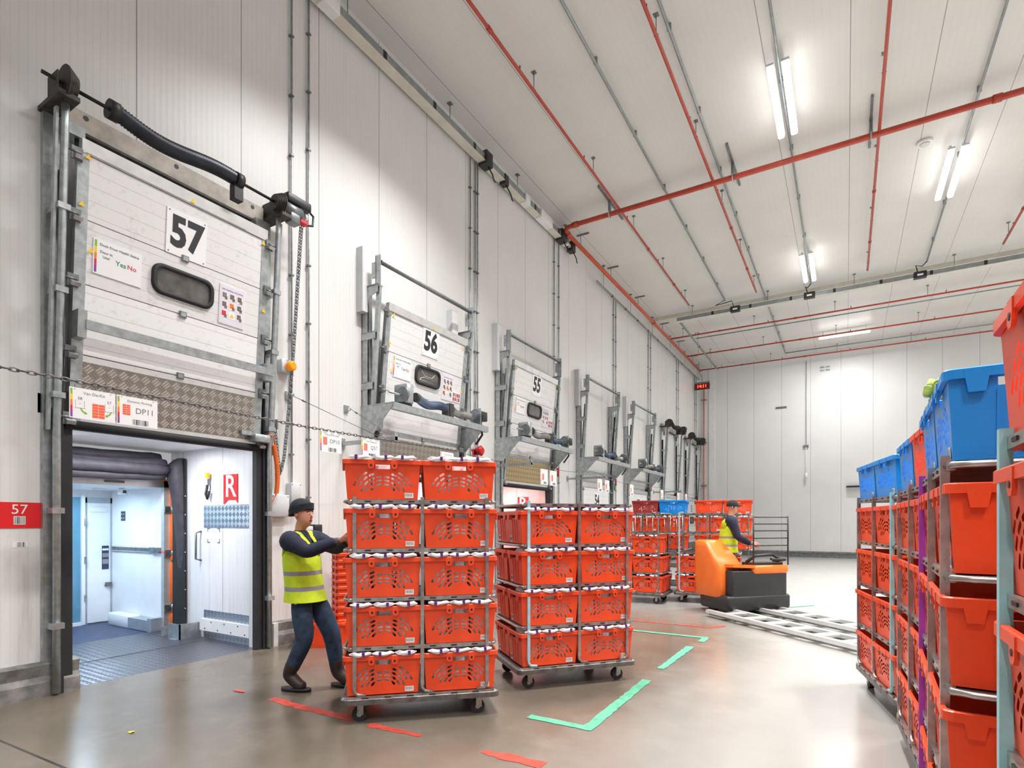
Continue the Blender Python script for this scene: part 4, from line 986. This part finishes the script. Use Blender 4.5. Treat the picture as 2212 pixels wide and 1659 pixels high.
def bag_mesh(seed):
    rnd = random.Random(seed); m = MB('bag_white'); rings = []
    n = 14
    for j, (z, w, d) in enumerate(((.02, .07, .14), (.10, .078, .155), (.20, .078, .16), (.25, .074, .155), (.288, .07, .15), (.314, .055, .13), (.326, .03, .09))):
        rings.append([(w*math.copysign(abs(math.cos(a))**.6, math.cos(a))*(1+rnd.uniform(-.12, .12)), d*math.copysign(abs(math.sin(a))**.6, math.sin(a))*(1+rnd.uniform(-.08, .08)), z+rnd.uniform(-.012, .014)*(j > 3)) for a in [2*math.pi*k/n for k in range(n)]])
    m.loft(rings, smooth=False)
    m.use('bag_purple')
    m.box((rnd.uniform(-.02, .02), .13, .30), (.045, .05, .02))
    m.use('bag_white').box((rnd.uniform(-.03, .03), .0, .325), (.05, .09, .02), rot=Euler((.2, .2, rnd.random())).to_matrix())
    # slack of the bag lying over the front rim
    rr = []
    for x, yy, zz, q in ((-.08, -.19, .306, .3), (-.05, -.205, .308, .9), (-.015, -.211, .303, 1.), (.02, -.212, .305, 1.), (.055, -.205, .309, .85), (.08, -.19, .306, .3)):
        rr.append([(x+rnd.uniform(-.004, .004), yy-.014*q*math.cos(a)*(1+rnd.uniform(-.2, .2)), zz+.017*q*math.sin(a)+rnd.uniform(-.004, .004)) for a in [k*math.pi/4 for k in range(8)]])
    m.loft(rr, smooth=False)
    m.use('bag_purple').box((rnd.uniform(-.03, .03), -.211, .307), (.020, .033, .030)).use('bag_white')
    return m.mesh('carrier_bag')
BM_ = [bag_mesh(s_) for s_ in range(5)]
nb = [0]
def bags(t, what, k=3):
    M = Matrix.Translation(t.location) @ Matrix.Rotation(t.rotation_euler.z, 4, 'Z')
    for j in range(k):
        o = bpy.data.objects.new('carrier_bag', BM_[nb[0] % 5]); nb[0] += 1; col.objects.link(o)
        x = (-.165+.165*j) if k == 3 else (-.12+.24*j)
        o.location = M @ Vector((x, random.uniform(-.004, .004), .004)); o.rotation_euler = (0, 0, t.rotation_euler.z)
        tag(o, 'white purple-printed bag ' + what, 'carrier bag', 'carrier bags ' + what)

# ------------------------------------------------------------------ tote trolleys
LV = (.205, .57, .935, 1.30, 1.665)
def trolley_proto():
    t = empty('tote_trolley'); tag(t, 'x', 'trolley')
    b = MB('steel_dark'); ring = lambda w, d, z, r=.05: [(a, c, z) for a, c in rrect(w, d, r, 4)]
    b.loft([ring(1.19, .80, .145), ring(1.19, .80, .185), ring(1.16, .77, .20), ring(1.10, .71, .20), ring(1.10, .71, .15)], caps=False, smooth=False).b2((-.56, -.37, .165), (.56, .37, .19))
    b.use('steel')
    for y in (-.385, .385): b.b2((-.55, y-.012, .185), (.55, y+.012, .206))
    b.use('black')
    for y in (-.398, .398):
        for k in range(6): b.box((-.42+k*.165, y, .196), (.05, .004, .008))
    b.build('base', t)
    for x in (-.45, .45):
        for y in (-.30, .30):
            c = MB('steel').b2((x-.04, y-.04, .125), (x+.04, y+.04, .15)).b2((x-.03, y-.028, .05), (x+.015, y-.022, .13)).b2((x-.03, y+.022, .05), (x+.015, y+.028, .13)).build('caster', t)
            MB('rubber').cyl((x-.015, y-.02, .055), (x-.015, y+.02, .055), .055, 16).use('galv').cyl((x-.015, y-.022, .055), (x-.015, y+.022, .055), .02, 10).build('wheel', c)
    for y in (-.388, .388):
        for x in (-.495, 0, .495):
            p = MB('steel').bar((x, y, .27), (x, y, 1.69), .026, .026)
            sx = 1 if x <= 0 else -1
            p.tube([(x, y, .29), (x, y, .25), (x+sx*.02, y, .22), (x+sx*.08, y, .215)], .013, 8)
            p.build('post', t)
    for z in LV[1:]:
        s = MB('steel').b2((-.545, -.375, z-.02), (-.52, .375, z)).b2((.52, -.375, z-.02), (.545, .375, z))
        for y in (-.375, .375): s.b2((-.54, y-.012, z-.026), (.54, y+.012, z+.004))
        # rounded end rails
        for sx in (-1, 1): s.tube([(sx*.50, -.385, z-.01), (sx*.555, -.37, z-.01), (sx*.57, -.32, z-.01), (sx*.57, .32, z-.01), (sx*.555, .37, z-.01), (sx*.50, .385, z-.01)], .012, 8)
        s.use('steel_dark').b2((-.52, -.365, z-.012), (.52, .365, z-.006))
        s.use('black')
        for y in (-.389, .389):
            for k in range(6): s.box((-.40+k*.16, y, z-.010), (.045, .004, .010))
        s.build('shelf', t)
    return t
proto = trolley_proto(); first = [True]
LEVEL = ('bottom level', 'second level', 'third level', 'fourth level', 'top')
def trolley(loc, rz, label, colors=None, sz=1.):
    t = proto if first[0] else copy_tree(proto); first[0] = False
    place(t, (loc[0], loc[1], 0), rz, label, 'tote trolleys'); t.scale = (1, 1, sz)
    posts = [c for c in t.children if c.name.startswith('post')]
    # order: near side (y=-) x=-,0,+ then far side
    posts.sort(key=lambda o: o.name)
    for k, m_ in (colors or {}).items():
        p = posts[k]; p.data = p.data.copy(); p.data.materials[0] = MAT[m_]; p['label'] = m_.replace('_', ' ') + ' post'
    return t
def load(loc, rz, cells, name, sz=1., bagfn=None, ends=('near', 'far')):
    """cells: (level, column, row, colour). column 0/1 along the length, row 0 faces the open front, 1 behind"""
    M = Matrix.Translation((loc[0], loc[1], 0)) @ Matrix.Rotation(rz, 4, 'Z')
    rnd = random.Random(len(name))
    for (l, c, r, k) in cells:
        z = (LV[l]+.006)*sz
        p = M @ Vector((-.285+.57*c+rnd.uniform(-.006, .006), (-.195 if r == 0 else .205)+rnd.uniform(-.006, .004), z))
        cn = {'tote_red': 'red', 'tote_blue': 'blue', 'tote_dark': 'dark red'}[k]
        row = '' if r == 0 else 'rear '
        lb = '%s tote on %s of %s, %s%s' % (cn, LEVEL[l], name, row, ends[c])
        t = tote(p, rz+rnd.uniform(-.012, .012), k, lb)
        if bagfn and r == 0 and bagfn(l, c): bags(t, 'in %s tote, %s, %s' % (LEVEL[l], name, ends[c]), bagfn(l, c))
RD, BL, DK = 'tote_red', 'tote_blue', 'tote_dark'
# trolley pushed by the worker
M_ = ((2.98, 3.56), R(43))
trolley(*M_, 'steel tote trolley with five levels of red totes pushed by the worker')
load(*M_, [(l, c, 0, RD) for l in range(5) for c in (0, 1)]+[(l, 0, 1, RD) for l in range(5)], 'pushed trolley', bagfn=lambda l, c: 3, ends=('end by the worker', 'leading end'))
# parked trolley beside the green floor line
T2 = (3.49+.595*.65-.4*.76+.03, 4.186+.595*.76+.4*.65+.06); T2R = R(49.5)
trolley(T2, T2R, 'parked steel tote trolley with pale blue corner post in mid floor', {0: 'pale_blue'})
load(T2, T2R, [(l, c, 0, RD) for l in range(4) for c in (0, 1)]+[(l, 0, 1, RD) for l in range(4)], 'mid-floor trolley', bagfn=lambda l, c: 3, ends=('pale blue post end', 'end by green line'))
# far group
T3 = ((2.55, 10.45), R(3)); trolley(*T3, 'tote trolley behind the mid-floor trolley, lower levels full of red totes')
load(*T3, [(l, c, 0, RD) for l in range(3) for c in (0, 1)]+[(l, 1, 1, RD) for l in range(2)], 'trolley behind mid-floor trolley', bagfn=lambda l, c: 2, ends=('dock side', 'aisle side'))
T3B = ((2.52, 12.25), R(5)); tb_ = trolley(*T3B, 'barred tote trolley at the back carrying dark red and blue top totes')
g = MB('steel')
for k in range(9): g.cyl((-.5+k*.125, -.40, .95), (-.5+k*.125, -.40, 1.66), .008, 8)
g.build('bar_gate', tb_)
load(*T3B, [(2, 0, 0, RD), (2, 1, 0, RD), (3, 0, 0, RD), (3, 1, 0, RD), (4, 0, 0, DK), (4, 1, 0, BL)], 'barred trolley', bagfn=lambda l, c: 2 if l == 3 else 0, ends=('dock side', 'aisle side'))
T4 = ((3.76, 11.0), R(8)); trolley(*T4, 'half empty tote trolley with pale blue post beside the orange truck', {0: 'pale_blue', 3: 'pale_blue'})
load(*T4, [(0, 0, 0, RD), (0, 1, 0, RD), (1, 0, 0, RD), (1, 1, 0, RD)], 'trolley by the truck', bagfn=lambda l, c: 2, ends=('pale blue post end', 'truck end'))
T4B = ((3.72, 12.75), R(8)); trolley(*T4B, 'tote trolley behind the truck rider with two red totes on top')
load(*T4B, [(l, c, 0, RD) for l in (2, 3, 4) for c in (0, 1)], 'trolley behind the rider', bagfn=lambda l, c: 2 if l == 3 else 0, ends=('dock side', 'aisle side'))
# row beside the camera
SZ = 1.02
R4 = ((6.577, 5.61), R(-78.6)); R3 = ((6.715, 4.06), R(-87.5)); R2 = ((6.69, 2.86), R(-91.8)); R1 = ((6.715, 1.262), R(-90))
trolley(*R4, 'farthest trolley of the row with turquoise post and blue top totes', {2: 'turquoise'}, SZ)
load(*R4, [(l, c, 0, RD) for l in range(4) for c in (0, 1)]+[(4, 0, 0, BL), (4, 1, 0, BL)], 'turquoise-post far trolley', SZ, ends=('far end', 'near end'))
trolley(*R3, 'trolley between the purple post and the far turquoise post', None, SZ)
load(*R3, [(l, c, 0, RD) for l in range(4) for c in (0, 1)]+[(4, 0, 0, BL), (4, 1, 0, RD)], 'all-grey trolley in the row', SZ, ends=('far end', 'near end'))
trolley(*R2, 'tote trolley with purple post carrying large blue totes on top', {0: 'purple_paint'}, SZ)
load(*R2, [(l, c, 0, RD) for l in range(4) for c in (0, 1)]+[(l, 1, 1, RD) for l in range(4)]+[(4, 0, 0, BL), (4, 1, 0, BL), (4, 1, 1, BL)], 'purple-post trolley', SZ, ends=('far end', 'near end'))
trolley(*R1, 'nearest tote trolley with turquoise post at the frame edge', {0: 'turquoise'}, SZ)
load(*R1, [(l, 0, 0, RD) for l in range(5)], 'nearest trolley', SZ, ends=('far end', 'near end'))
# greens showing over the blue tote rim
gv = MB('leaf')
rnd = random.Random(3)
for k in range(26):
    a = rnd.random()*6.28; r = .01+.05*rnd.random(); z = .0+.12*rnd.random()
    c_ = Vector((r*math.cos(a), r*math.sin(a), z)); gv.use('leaf' if k % 3 else 'bag_white')
    gv.rbox(c_, (.05, .035, .03), .012, rot=Euler((rnd.random()*2, rnd.random()*2, rnd.random()*6)).to_matrix())
go = gv.build('salad_bag'); go.location = (6.36, 3.10, 2.0); tag(go, 'leafy green salad bag sticking out of a blue top tote', 'salad')
# nested red totes by the wall and one loose tote on the floor
tote((.50, 4.66, .0), R(40), RD, 'loose red tote on the floor against the wall behind the worker', small=False)
for k in range(13):
    tote((.62, 5.12, .0+k*.082), R(58), RD, 'red tote %s in nested stack beside the wall behind worker' % ('lowest', 'second from bottom', 'third from bottom', 'fourth from bottom', 'fifth from bottom', 'sixth from bottom', 'middle one, seventh up', 'sixth from top', 'fifth from top', 'fourth from top', 'third from top', 'second from top', 'topmost')[k], 'nested red totes by the wall', True)

# ------------------------------------------------------------------ order picker truck
tk = empty('order_picker_truck', (4.80, 9.79, 0), R(-42.4)); tag(tk, 'orange and black ride-on order picker truck with long grey forks', 'truck')
MB('truck_black').rbox((-.12, .02, .43), (.24, 1.08, .60), .05).rbox((-.36, .0, .20), (.75, 1.24, .24), .06).build('body', tk)
MB('orange').rbox((-.13, .22, .73), (.30, .72, .14), .06).prism([(-.28, -.52, .76), (.02, -.52, .78), (.02, -.1, .76), (-.28, -.1, .74)], (0, 0, .05)).build('top_cover', tk)
cw = MB('orange')
cw.loft([[(-.52-ox+a*sx, -.40-ox*.3+b*sy, z) for a, b in rrect(1, 1, .16, 4)] for z, sx, sy, ox in ((.26, .64, .42, 0), (.30, .70, .48, 0), (.6, .70, .50, 0), (.78, .70, .50, 0.0), (.95, .54, .46, .07), (1.10, .40, .42, .13), (1.18, .30, .38, .17), (1.20, .22, .30, .18))])
cw.build('cowl', tk)
MB('paper').b2((-.80, -.628, .56), (-.40, -.62, .66)).b2((-.80, -.628, .68), (-.40, -.62, .78)).build('data_plate', tk)
MB('truck_black').b2((-.30, -.1, .78), (-.05, .5, .84)).tube([(-.2, -.1, .84), (-.1, .0, .95), (-.06, .3, .97), (-.12, .48, .9)], .025, 8).tube([(-.25, .48, .84), (-.02, .52, .88), (.02, .2, .9)], .02, 8).build('control_console', tk)
gd = MB('black')
for z in (1.0, 1.12, 1.24, 1.36, 1.47, 1.58): gd.cyl((.0, -.12, z), (.0, .56, z), .009, 6)
for y in (-.12, .56): gd.cyl((.0, y, .8), (.0, y, 1.6), .012, 6)
gd.build('load_guard', tk)
MB('truck_black').rbox((-.55, .1, .12), (.7, .9, .08), .03).build('platform', tk)
for ya in (-.90, .0):
    f = MB('alu')
    f.bar((-.15, ya+.03, .085), (2.95, ya+.03, .085), .075, .05).bar((-.15, ya+.42, .085), (2.95, ya+.42, .085), .075, .05)
    for k in range(7): f.box((.25+k*.42, ya+.225, .085), (.16, .34, .03))
    f.use('galv_dark').bar((-.1, ya+.03, .05), (2.9, ya+.03, .05), .03, .04).bar((-.1, ya+.42, .05), (2.9, ya+.42, .05), .03, .04)
    f.use('rubber')
    for xx in (.4, 2.75):
        f.cyl((xx, ya+.10, .04), (xx, ya+.34, .04), .04, 12)
    f.build('fork', tk)
for (x, y) in ((-.62, -.40), (-.62, .42)):
    MB('rubber').cyl((x, y-.05, .115), (x, y+.05, .115), .115, 20).build('wheel', tk)

# ------------------------------------------------------------------ people
def skin_mesh(name, chains, mtl, sub=2):
    """chains: list of (points[(x,y,z,rx,ry)], connect) grown with a Skin modifier and baked"""
    verts = []; edges = []; rad = []
    idx = {}
    for ch in chains:
        prev = None
        for q in ch:
            key = tuple(round(c, 4) for c in q[:3])
            if key not in idx:
                idx[key] = len(verts); verts.append(q[:3]); rad.append((q[3], q[4] if len(q) > 4 else q[3]))
            i = idx[key]
            if prev is not None and prev != i: edges.append((prev, i))
            prev = i
    me = bpy.data.meshes.new(name); me.from_pydata(verts, edges, [])
    o = bpy.data.objects.new(name, me); col.objects.link(o)
    s = o.modifiers.new('s', 'SKIN'); s.use_smooth_shade = True; s.branch_smoothing = .6
    for i, r in enumerate(rad): me.skin_vertices[0].data[i].radius = r
    me.skin_vertices[0].data[0].use_root = True
    u = o.modifiers.new('u', 'SUBSURF'); u.levels = sub; u.render_levels = sub
    dg = bpy.context.evaluated_depsgraph_get(); dg.update()
    nm_ = bpy.data.meshes.new_from_object(o.evaluated_get(dg))
    bpy.data.objects.remove(o)
    nm_.materials.clear(); nm_.materials.append(MAT[mtl])
    for p in nm_.polygons: p.use_smooth = True
    n_ = bpy.data.objects.new(name, nm_); col.objects.link(n_); return n_
def ell(c, rx, ry, rz, ru=14, rv=9, mtl=None, z0=-1., z1=1.):
    rings = []
    for j in range(rv+1):
        t = math.asin(z0) + (math.asin(z1)-math.asin(z0))*j/rv
        rings.append([(c[0]+rx*math.cos(t)*math.cos(a)+1e-5*j, c[1]+ry*math.cos(t)*math.sin(a), c[2]+rz*math.sin(t)) for a in [2*math.pi*k/ru for k in range(ru)]])
    return rings
def person(loc, rz, J, label, vest='hivis', name='person', hatkind='beanie', stripes=True, legs='denim', sleeve='navy', pose_head=0.):
    """J: joints in a frame facing +x. l = left (+y), r = right (-y)"""
    root = empty(name, loc, rz); tag(root, label, 'person')
    P = lambda k, *r: (*J[k], *r)
    hp, ch, nk, hd = Vector(J['hip']), Vector(J['chest']), Vector(J['neck']), Vector(J['head'])
    mid = hp.lerp(ch, .5)
    chains = [[(*hp, .075), (*mid, .07), (*ch, .05), (*nk, .052), (*(nk.lerp(hd, .5)), .056), (*(hd+Vector((.018, 0, -.03))), .072), (*(hd+Vector((.006, 0, .03))), .088), (*(hd+Vector((0, 0, .08))), .090), (*(hd+Vector((0, 0, .125))), .06)]]
    for s_ in 'lr':
        chains.append([(*ch, .05), P('sh'+s_, .022), P('el'+s_, .03), P('wr'+s_, .028), P('ha'+s_, .036, .022)])
        h = Vector(J['ha'+s_]); w = Vector(J['wr'+s_]); d = (h-w).normalized(); sy = 1 if s_ == 'l' else -1
        side_ = Vector((0, 0, 1)); curl = Vector((0, -sy, 0))
        for k, q in enumerate((-.030, -.010, .010, .030)):
            ln = (.032, .037, .035, .027)[k]
            b = h + d*.045 + side_*q
            chains.append([P('ha'+s_, .036, .022), (*b, .0105), (*(b+d*ln), .0095), (*(b+d*(ln*1.25)+curl*ln*.8), .0085), (*(b+d*(ln*.9)+curl*ln*1.5), .0075)])
        tb_ = h + d*.005 + side_*.036
        chains.append([P('ha'+s_, .036, .022), (*tb_, .012), (*(tb_+d*.03+side_*.012+curl*.012), .0105), (*(tb_+d*.05+curl*.035), .009)])
        chains.append([(*hp, .075), P('hj'+s_, .06), P('kn'+s_, .045), P('an'+s_, .026), P('to'+s_, .02)])
    body = skin_mesh('body', chains, 'skin', 2); body.parent = root
    # face: nose, eyes, mouth, ears
    fc = MB('skin'); Hc = hd+Vector((.0, 0, .045))
    Rh = Matrix.Rotation(pose_head, 3, 'Z')
    def F(x, y, z): return Hc + Rh @ Vector((x-.001, y, z-.012))
    fc.loft([[F(.076+e*(.028 if z < 0 else .012), y*(1.2-e*.4), z) for y, z in ((-.013, -.022), (.013, -.022), (.008, .022), (-.008, .022))] for e in (0, 1)])
    for s_ in (-1, 1): fc.tube([F(-.005, s_*.072, -.022), F(-.01, s_*.082, .0), F(-.005, s_*.074, .022)], [.012, .016, .012], 8)
    fc.use('paper')
    for s_ in (-1, 1): fc.tube([F(.066, s_*.032, .014), F(.078, s_*.031, .014), F(.083, s_*.031, .014)], [.0095, .009, .003], 8)
    fc.use('ink')
    for s_ in (-1, 1): fc.tube([F(.080, s_*.031, .014), F(.0845, s_*.031, .014)], .005, 8).tube([F(.076, s_*.014, .032), F(.08, s_*.034, .035), F(.07, s_*.05, .03)], .005, 6)
    fc.use('boot_trim').tube([F(.078, -.02, -.05), F(.086, 0, -.048), F(.078, .02, -.05)], .0045, 6)
    fc.build('face', root)
    # trousers
    tc = [[(*(hp+Vector((0, 0, .05))), .155, .12), (*hp, .16, .128), P('hjl', .115), P('knl', .085), (*(Vector(J['knl']).lerp(Vector(J['anl']), .88)), .066)], [(*hp, .16, .128), P('hjr', .115), P('knr', .085), (*(Vector(J['knr']).lerp(Vector(J['anr']), .88)), .066)]]
    skin_mesh('trousers', tc, legs, 2).parent = root
    jc = [[(*hp.lerp(ch, .12), .165, .12), (*mid, .16, .118), (*ch, .165, .120), (*nk.lerp(ch, .3), .10, .085), (*nk.lerp(hd, .12), .064, .064)]]
    for s_ in 'lr':
        sh_, el_, wr_ = Vector(J['sh'+s_]), Vector(J['el'+s_]), Vector(J['wr'+s_])
        key = [(ch.lerp(sh_, .35), .075), (ch.lerp(sh_, .75)+Vector((0, 0, .012)), .092), (sh_+(el_-sh_)*.12, .088), (sh_.lerp(el_, .55), .072), (el_, .060), (el_.lerp(wr_, .4), .056), (el_.lerp(wr_, .92), .044)]
        pp = []; rr_ = []
        for i_ in range(len(key)-1):
            p0, p1, p2, p3 = (key[max(0, min(len(key)-1, i_+q))] for q in (-1, 0, 1, 2))
            for q in range(4):
                t_ = q/4
                cr = lambda a, b, c, d: .5*((2*b)+(c-a)*t_+(2*a-5*b+4*c-d)*t_*t_+(3*b-a-3*c+d)*t_**3)
                pp.append(cr(p0[0], p1[0], p2[0], p3[0])); rr_.append(p1[1]+(p2[1]-p1[1])*t_+.0015*math.sin(i_*4+q*2.3))
        pp.append(key[-1][0]); rr_.append(key[-1][1])
        MB(sleeve).tube(pp, rr_, 16).build('sleeve', root)
    skin_mesh('jumper', jc, sleeve, 2).parent = root
    # hi-vis vest: lofted shell with arm openings left by stopping under the shoulders, plus shoulder straps
    ax = (ch-hp).normalized()
    def ring(t, rx, ry, n=28):
        c = hp+(ch-hp)*t
        return [c + Vector((rx*math.cos(a), ry*math.sin(a), .0)) - Vector((0, 0, 1))*0 for a in [2*math.pi*k/n for k in range(n)]]
    levels = [(-.20, .178, .212), (-.06, .165, .205), (.06, .158, .20), (.16, .155, .198), (.30, .152, .198), (.42, .15, .20), (.52, .15, .202), (.70, .148, .205), (.90, .142, .20), (.985, .125, .17), (1.0, .10, .13)]
    vm = MB(vest, 'reflective')
    for i in range(len(levels)-1):
        vm.use('reflective' if stripes and i in (2, 5) else vest)
        vm.loft([ring(*levels[i]), ring(*levels[i+1])], caps=False)
    vo = vm.build('hi_vis_vest', root)
    vs_ = MB(vest)
    for s_ in (-1, 1):
        c1 = hp+(ch-hp)*.86; top = nk.lerp(ch, .35)
        pts = [c1+Vector((.142, s_*.10, 0)), ch.lerp(nk, .35)+Vector((.112, s_*.11, .0)), top+Vector((.045, s_*.115, .052)), top+Vector((-.035, s_*.115, .052)), ch.lerp(nk, .3)+Vector((-.112, s_*.11, .02)), c1+Vector((-.142, s_*.10, 0))]
        def onvest(p, q, rx, ry, c):
            y = max(-.95*ry, min(.95*ry, p.y+q-c.y)); sg = 1 if p.x > c.x else -1
            return Vector((c.x+sg*(rx+.002)*math.sqrt(1-(y/ry)**2), c.y+y, p.z))
        rr = []
        for i_, p in enumerate(pts):
            qs = [(-1, 0), (-.5, 0), (0, 0), (.5, 0), (1, 0), (1, 1), (0, 1), (-1, 1)]; r1 = []
            for q, ins in qs:
                if i_ in (0, 5): v = onvest(p, q*.07, .144-.012*ins, .203, c1)
                elif i_ in (1, 4): v = onvest(p, q*.066, .122-.012*ins, .20, ch.lerp(nk, .3))
                else: v = p+Vector((0, q*.06, -abs(q)*.012-.014*ins))
                r1.append(v)
            rr.append(r1)
        vs_.loft(rr)
        if False: vs_.loft([[p+Vector((0, q*.068, -abs(q)*.014)) for q in (-1, -.5, 0, .5, 1)]+[p+Vector((0, q*.068, -.03)) for q in (1, 0, -1)] for p in pts])
    vs_.build('vest_strap', vo)
    for s_ in 'lr':
        an, to = Vector(J['an'+s_]), Vector(J['to'+s_])
        d = Vector((to.x-an.x, to.y-an.y, 0)).normalized(); heel = Vector((an.x, an.y, to.z))-d*.045
        b = skin_mesh('boot', [[(*(an+(Vector(J['kn'+s_])-an).normalized()*.16), .075), (*an, .066), (*(an.lerp(to, .45)), .062, .058), (*to, .056, .05), (*(to+d*.06-Vector((0, 0, .004))), .042, .04)]], 'boot', 2); b.parent = root
        MB('black').loft([[heel+d*(.12+.14*math.cos(a)*1.05)+Vector((-d.y, d.x, 0))*(.048*math.sin(a))+Vector((0, 0, z)) for a in [2*math.pi*k/16 for k in range(16)]] for z in (-to.z+(to.z-.045), -.018)]).build('sole', b)
        gl = skin_mesh('glove_cuff', [[(*(Vector(J['wr'+s_]).lerp(Vector(J['el'+s_]), .12)), .044), (*Vector(J['wr'+s_]), .040), (*Vector(J['wr'+s_]).lerp(Vector(J['ha'+s_]), .5), .040, .03)]], 'glove', 2); gl.parent = root
    hm = MB('hat')
    if hatkind == 'beanie':
        hm.loft(ell(hd+Vector((-.016, 0, .088)), .108, .100, .10, 18, 8, z0=-.12, z1=.99)); hm.loft([[hd+Vector((-.016+.112*math.cos(a), .104*math.sin(a), z+.045-.07*(1-math.cos(a))*.5)) for a in [2*math.pi*k/18 for k in range(18)]] for z in (.045, .10)], caps=False)
        hm.build('beanie', root)
    else:
        hm.loft(ell(hd+Vector((0, 0, .06)), .10, .09, .10, 18, 8, z0=-.1, z1=.99)); hm.rbox(hd+Vector((.10, 0, .055)), (.10, .14, .015), .03)
        hm.build('cap', root)
        MB('black').tube([hd+Vector((0, s_*.09, .05+0)) for s_ in (-1, 1)], .03, 10).build('headset', root)
    return root
J1 = dict(hip=(.02, 0, .87), chest=(-.02, 0, 1.25), neck=(-.03, 0, 1.43), head=(.0, 0, 1.53),
          shl=(.0, .20, 1.34), shr=(-.02, -.20, 1.34), ell=(.22, .20, 1.26), elr=(.17, -.21, 1.25), wrl=(.40, .10, 1.335), wrr=(.375, -.075, 1.33), hal=(.475, .09, 1.36), har=(.45, -.07, 1.355),
          hjl=(.05, .09, .84), hjr=(.0, -.09, .84), knl=(.23, .10, .48), knr=(.09, -.10, .48), anl=(.29, .10, .125), anr=(-.08, -.10, .14), tol=(.40, .10, .05), tor=(.03, -.10, .05))
person((1.78, 3.36, 0), R(20), J1, 'worker in yellow hi-vis vest and black beanie pushing the tote trolley')
J2 = dict(hip=(.0, 0, .90), chest=(.03, 0, 1.28), neck=(.05, 0, 1.45), head=(.08, 0, 1.555),
          shl=(.04, .20, 1.37), shr=(.04, -.20, 1.37), ell=(.14, .24, 1.10), elr=(.14, -.24, 1.10), wrl=(.34, .16, .98), wrr=(.34, -.16, .98), hal=(.41, .15, .96), har=(.41, -.15, .96),
          hjl=(.0, .09, .87), hjr=(.0, -.09, .87), knl=(.05, .10, .50), knr=(.03, -.10, .50), anl=(.0, .10, .12), anr=(-.02, -.10, .12), tol=(.11, .10, .05), tor=(.09, -.10, .05))
person((4.26, 10.07, .165), R(15), J2, 'truck rider in yellow hi-vis vest and dark cap holding the controls', hatkind='cap', legs='black')

# ------------------------------------------------------------------ tunnel and van lighting
lamp(-1.0, 3.16, 2.42, .3, 1.2, 48, (.92, .94, 1.0))
lamp(-2.75, 3.3, 1.92, .5, .5, 24, (.66, .86, 1.0))
lamp(-.9, 10.53, 2.40, .3, 1.2, 45, (1., .50, .46))
lamp(-.9, 6.97, 2.40, .3, 1.2, 25, (1, .95, .92))

# ------------------------------------------------------------------ world, camera, view
w = bpy.data.worlds.new('world'); sc.world = w; w.use_nodes = True
w.node_tree.nodes['Background'].inputs[0].default_value = (.92, .94, .96, 1); w.node_tree.nodes['Background'].inputs[1].default_value = .42
cam = bpy.data.cameras.new('camera'); co = bpy.data.objects.new('camera', cam); col.objects.link(co)
TH_ = math.atan2(722, 1205)
co.location = (6.0, 0, 1.5); co.rotation_euler = (R(90), 0, TH_)
cam.sensor_width = 36; cam.lens = 36*1205/2212; cam.shift_y = (1128-829.5)/2212; cam.clip_start = .05; cam.clip_end = 200
sc.camera = co
sc.view_settings.view_transform = 'Standard'; sc.view_settings.look = 'None'; sc.view_settings.exposure = 0.; sc.view_settings.gamma = 1.
sc.cycles.use_denoising = True
sc.cycles.max_bounces = 8; sc.cycles.diffuse_bounces = 4; sc.cycles.glossy_bounces = 4
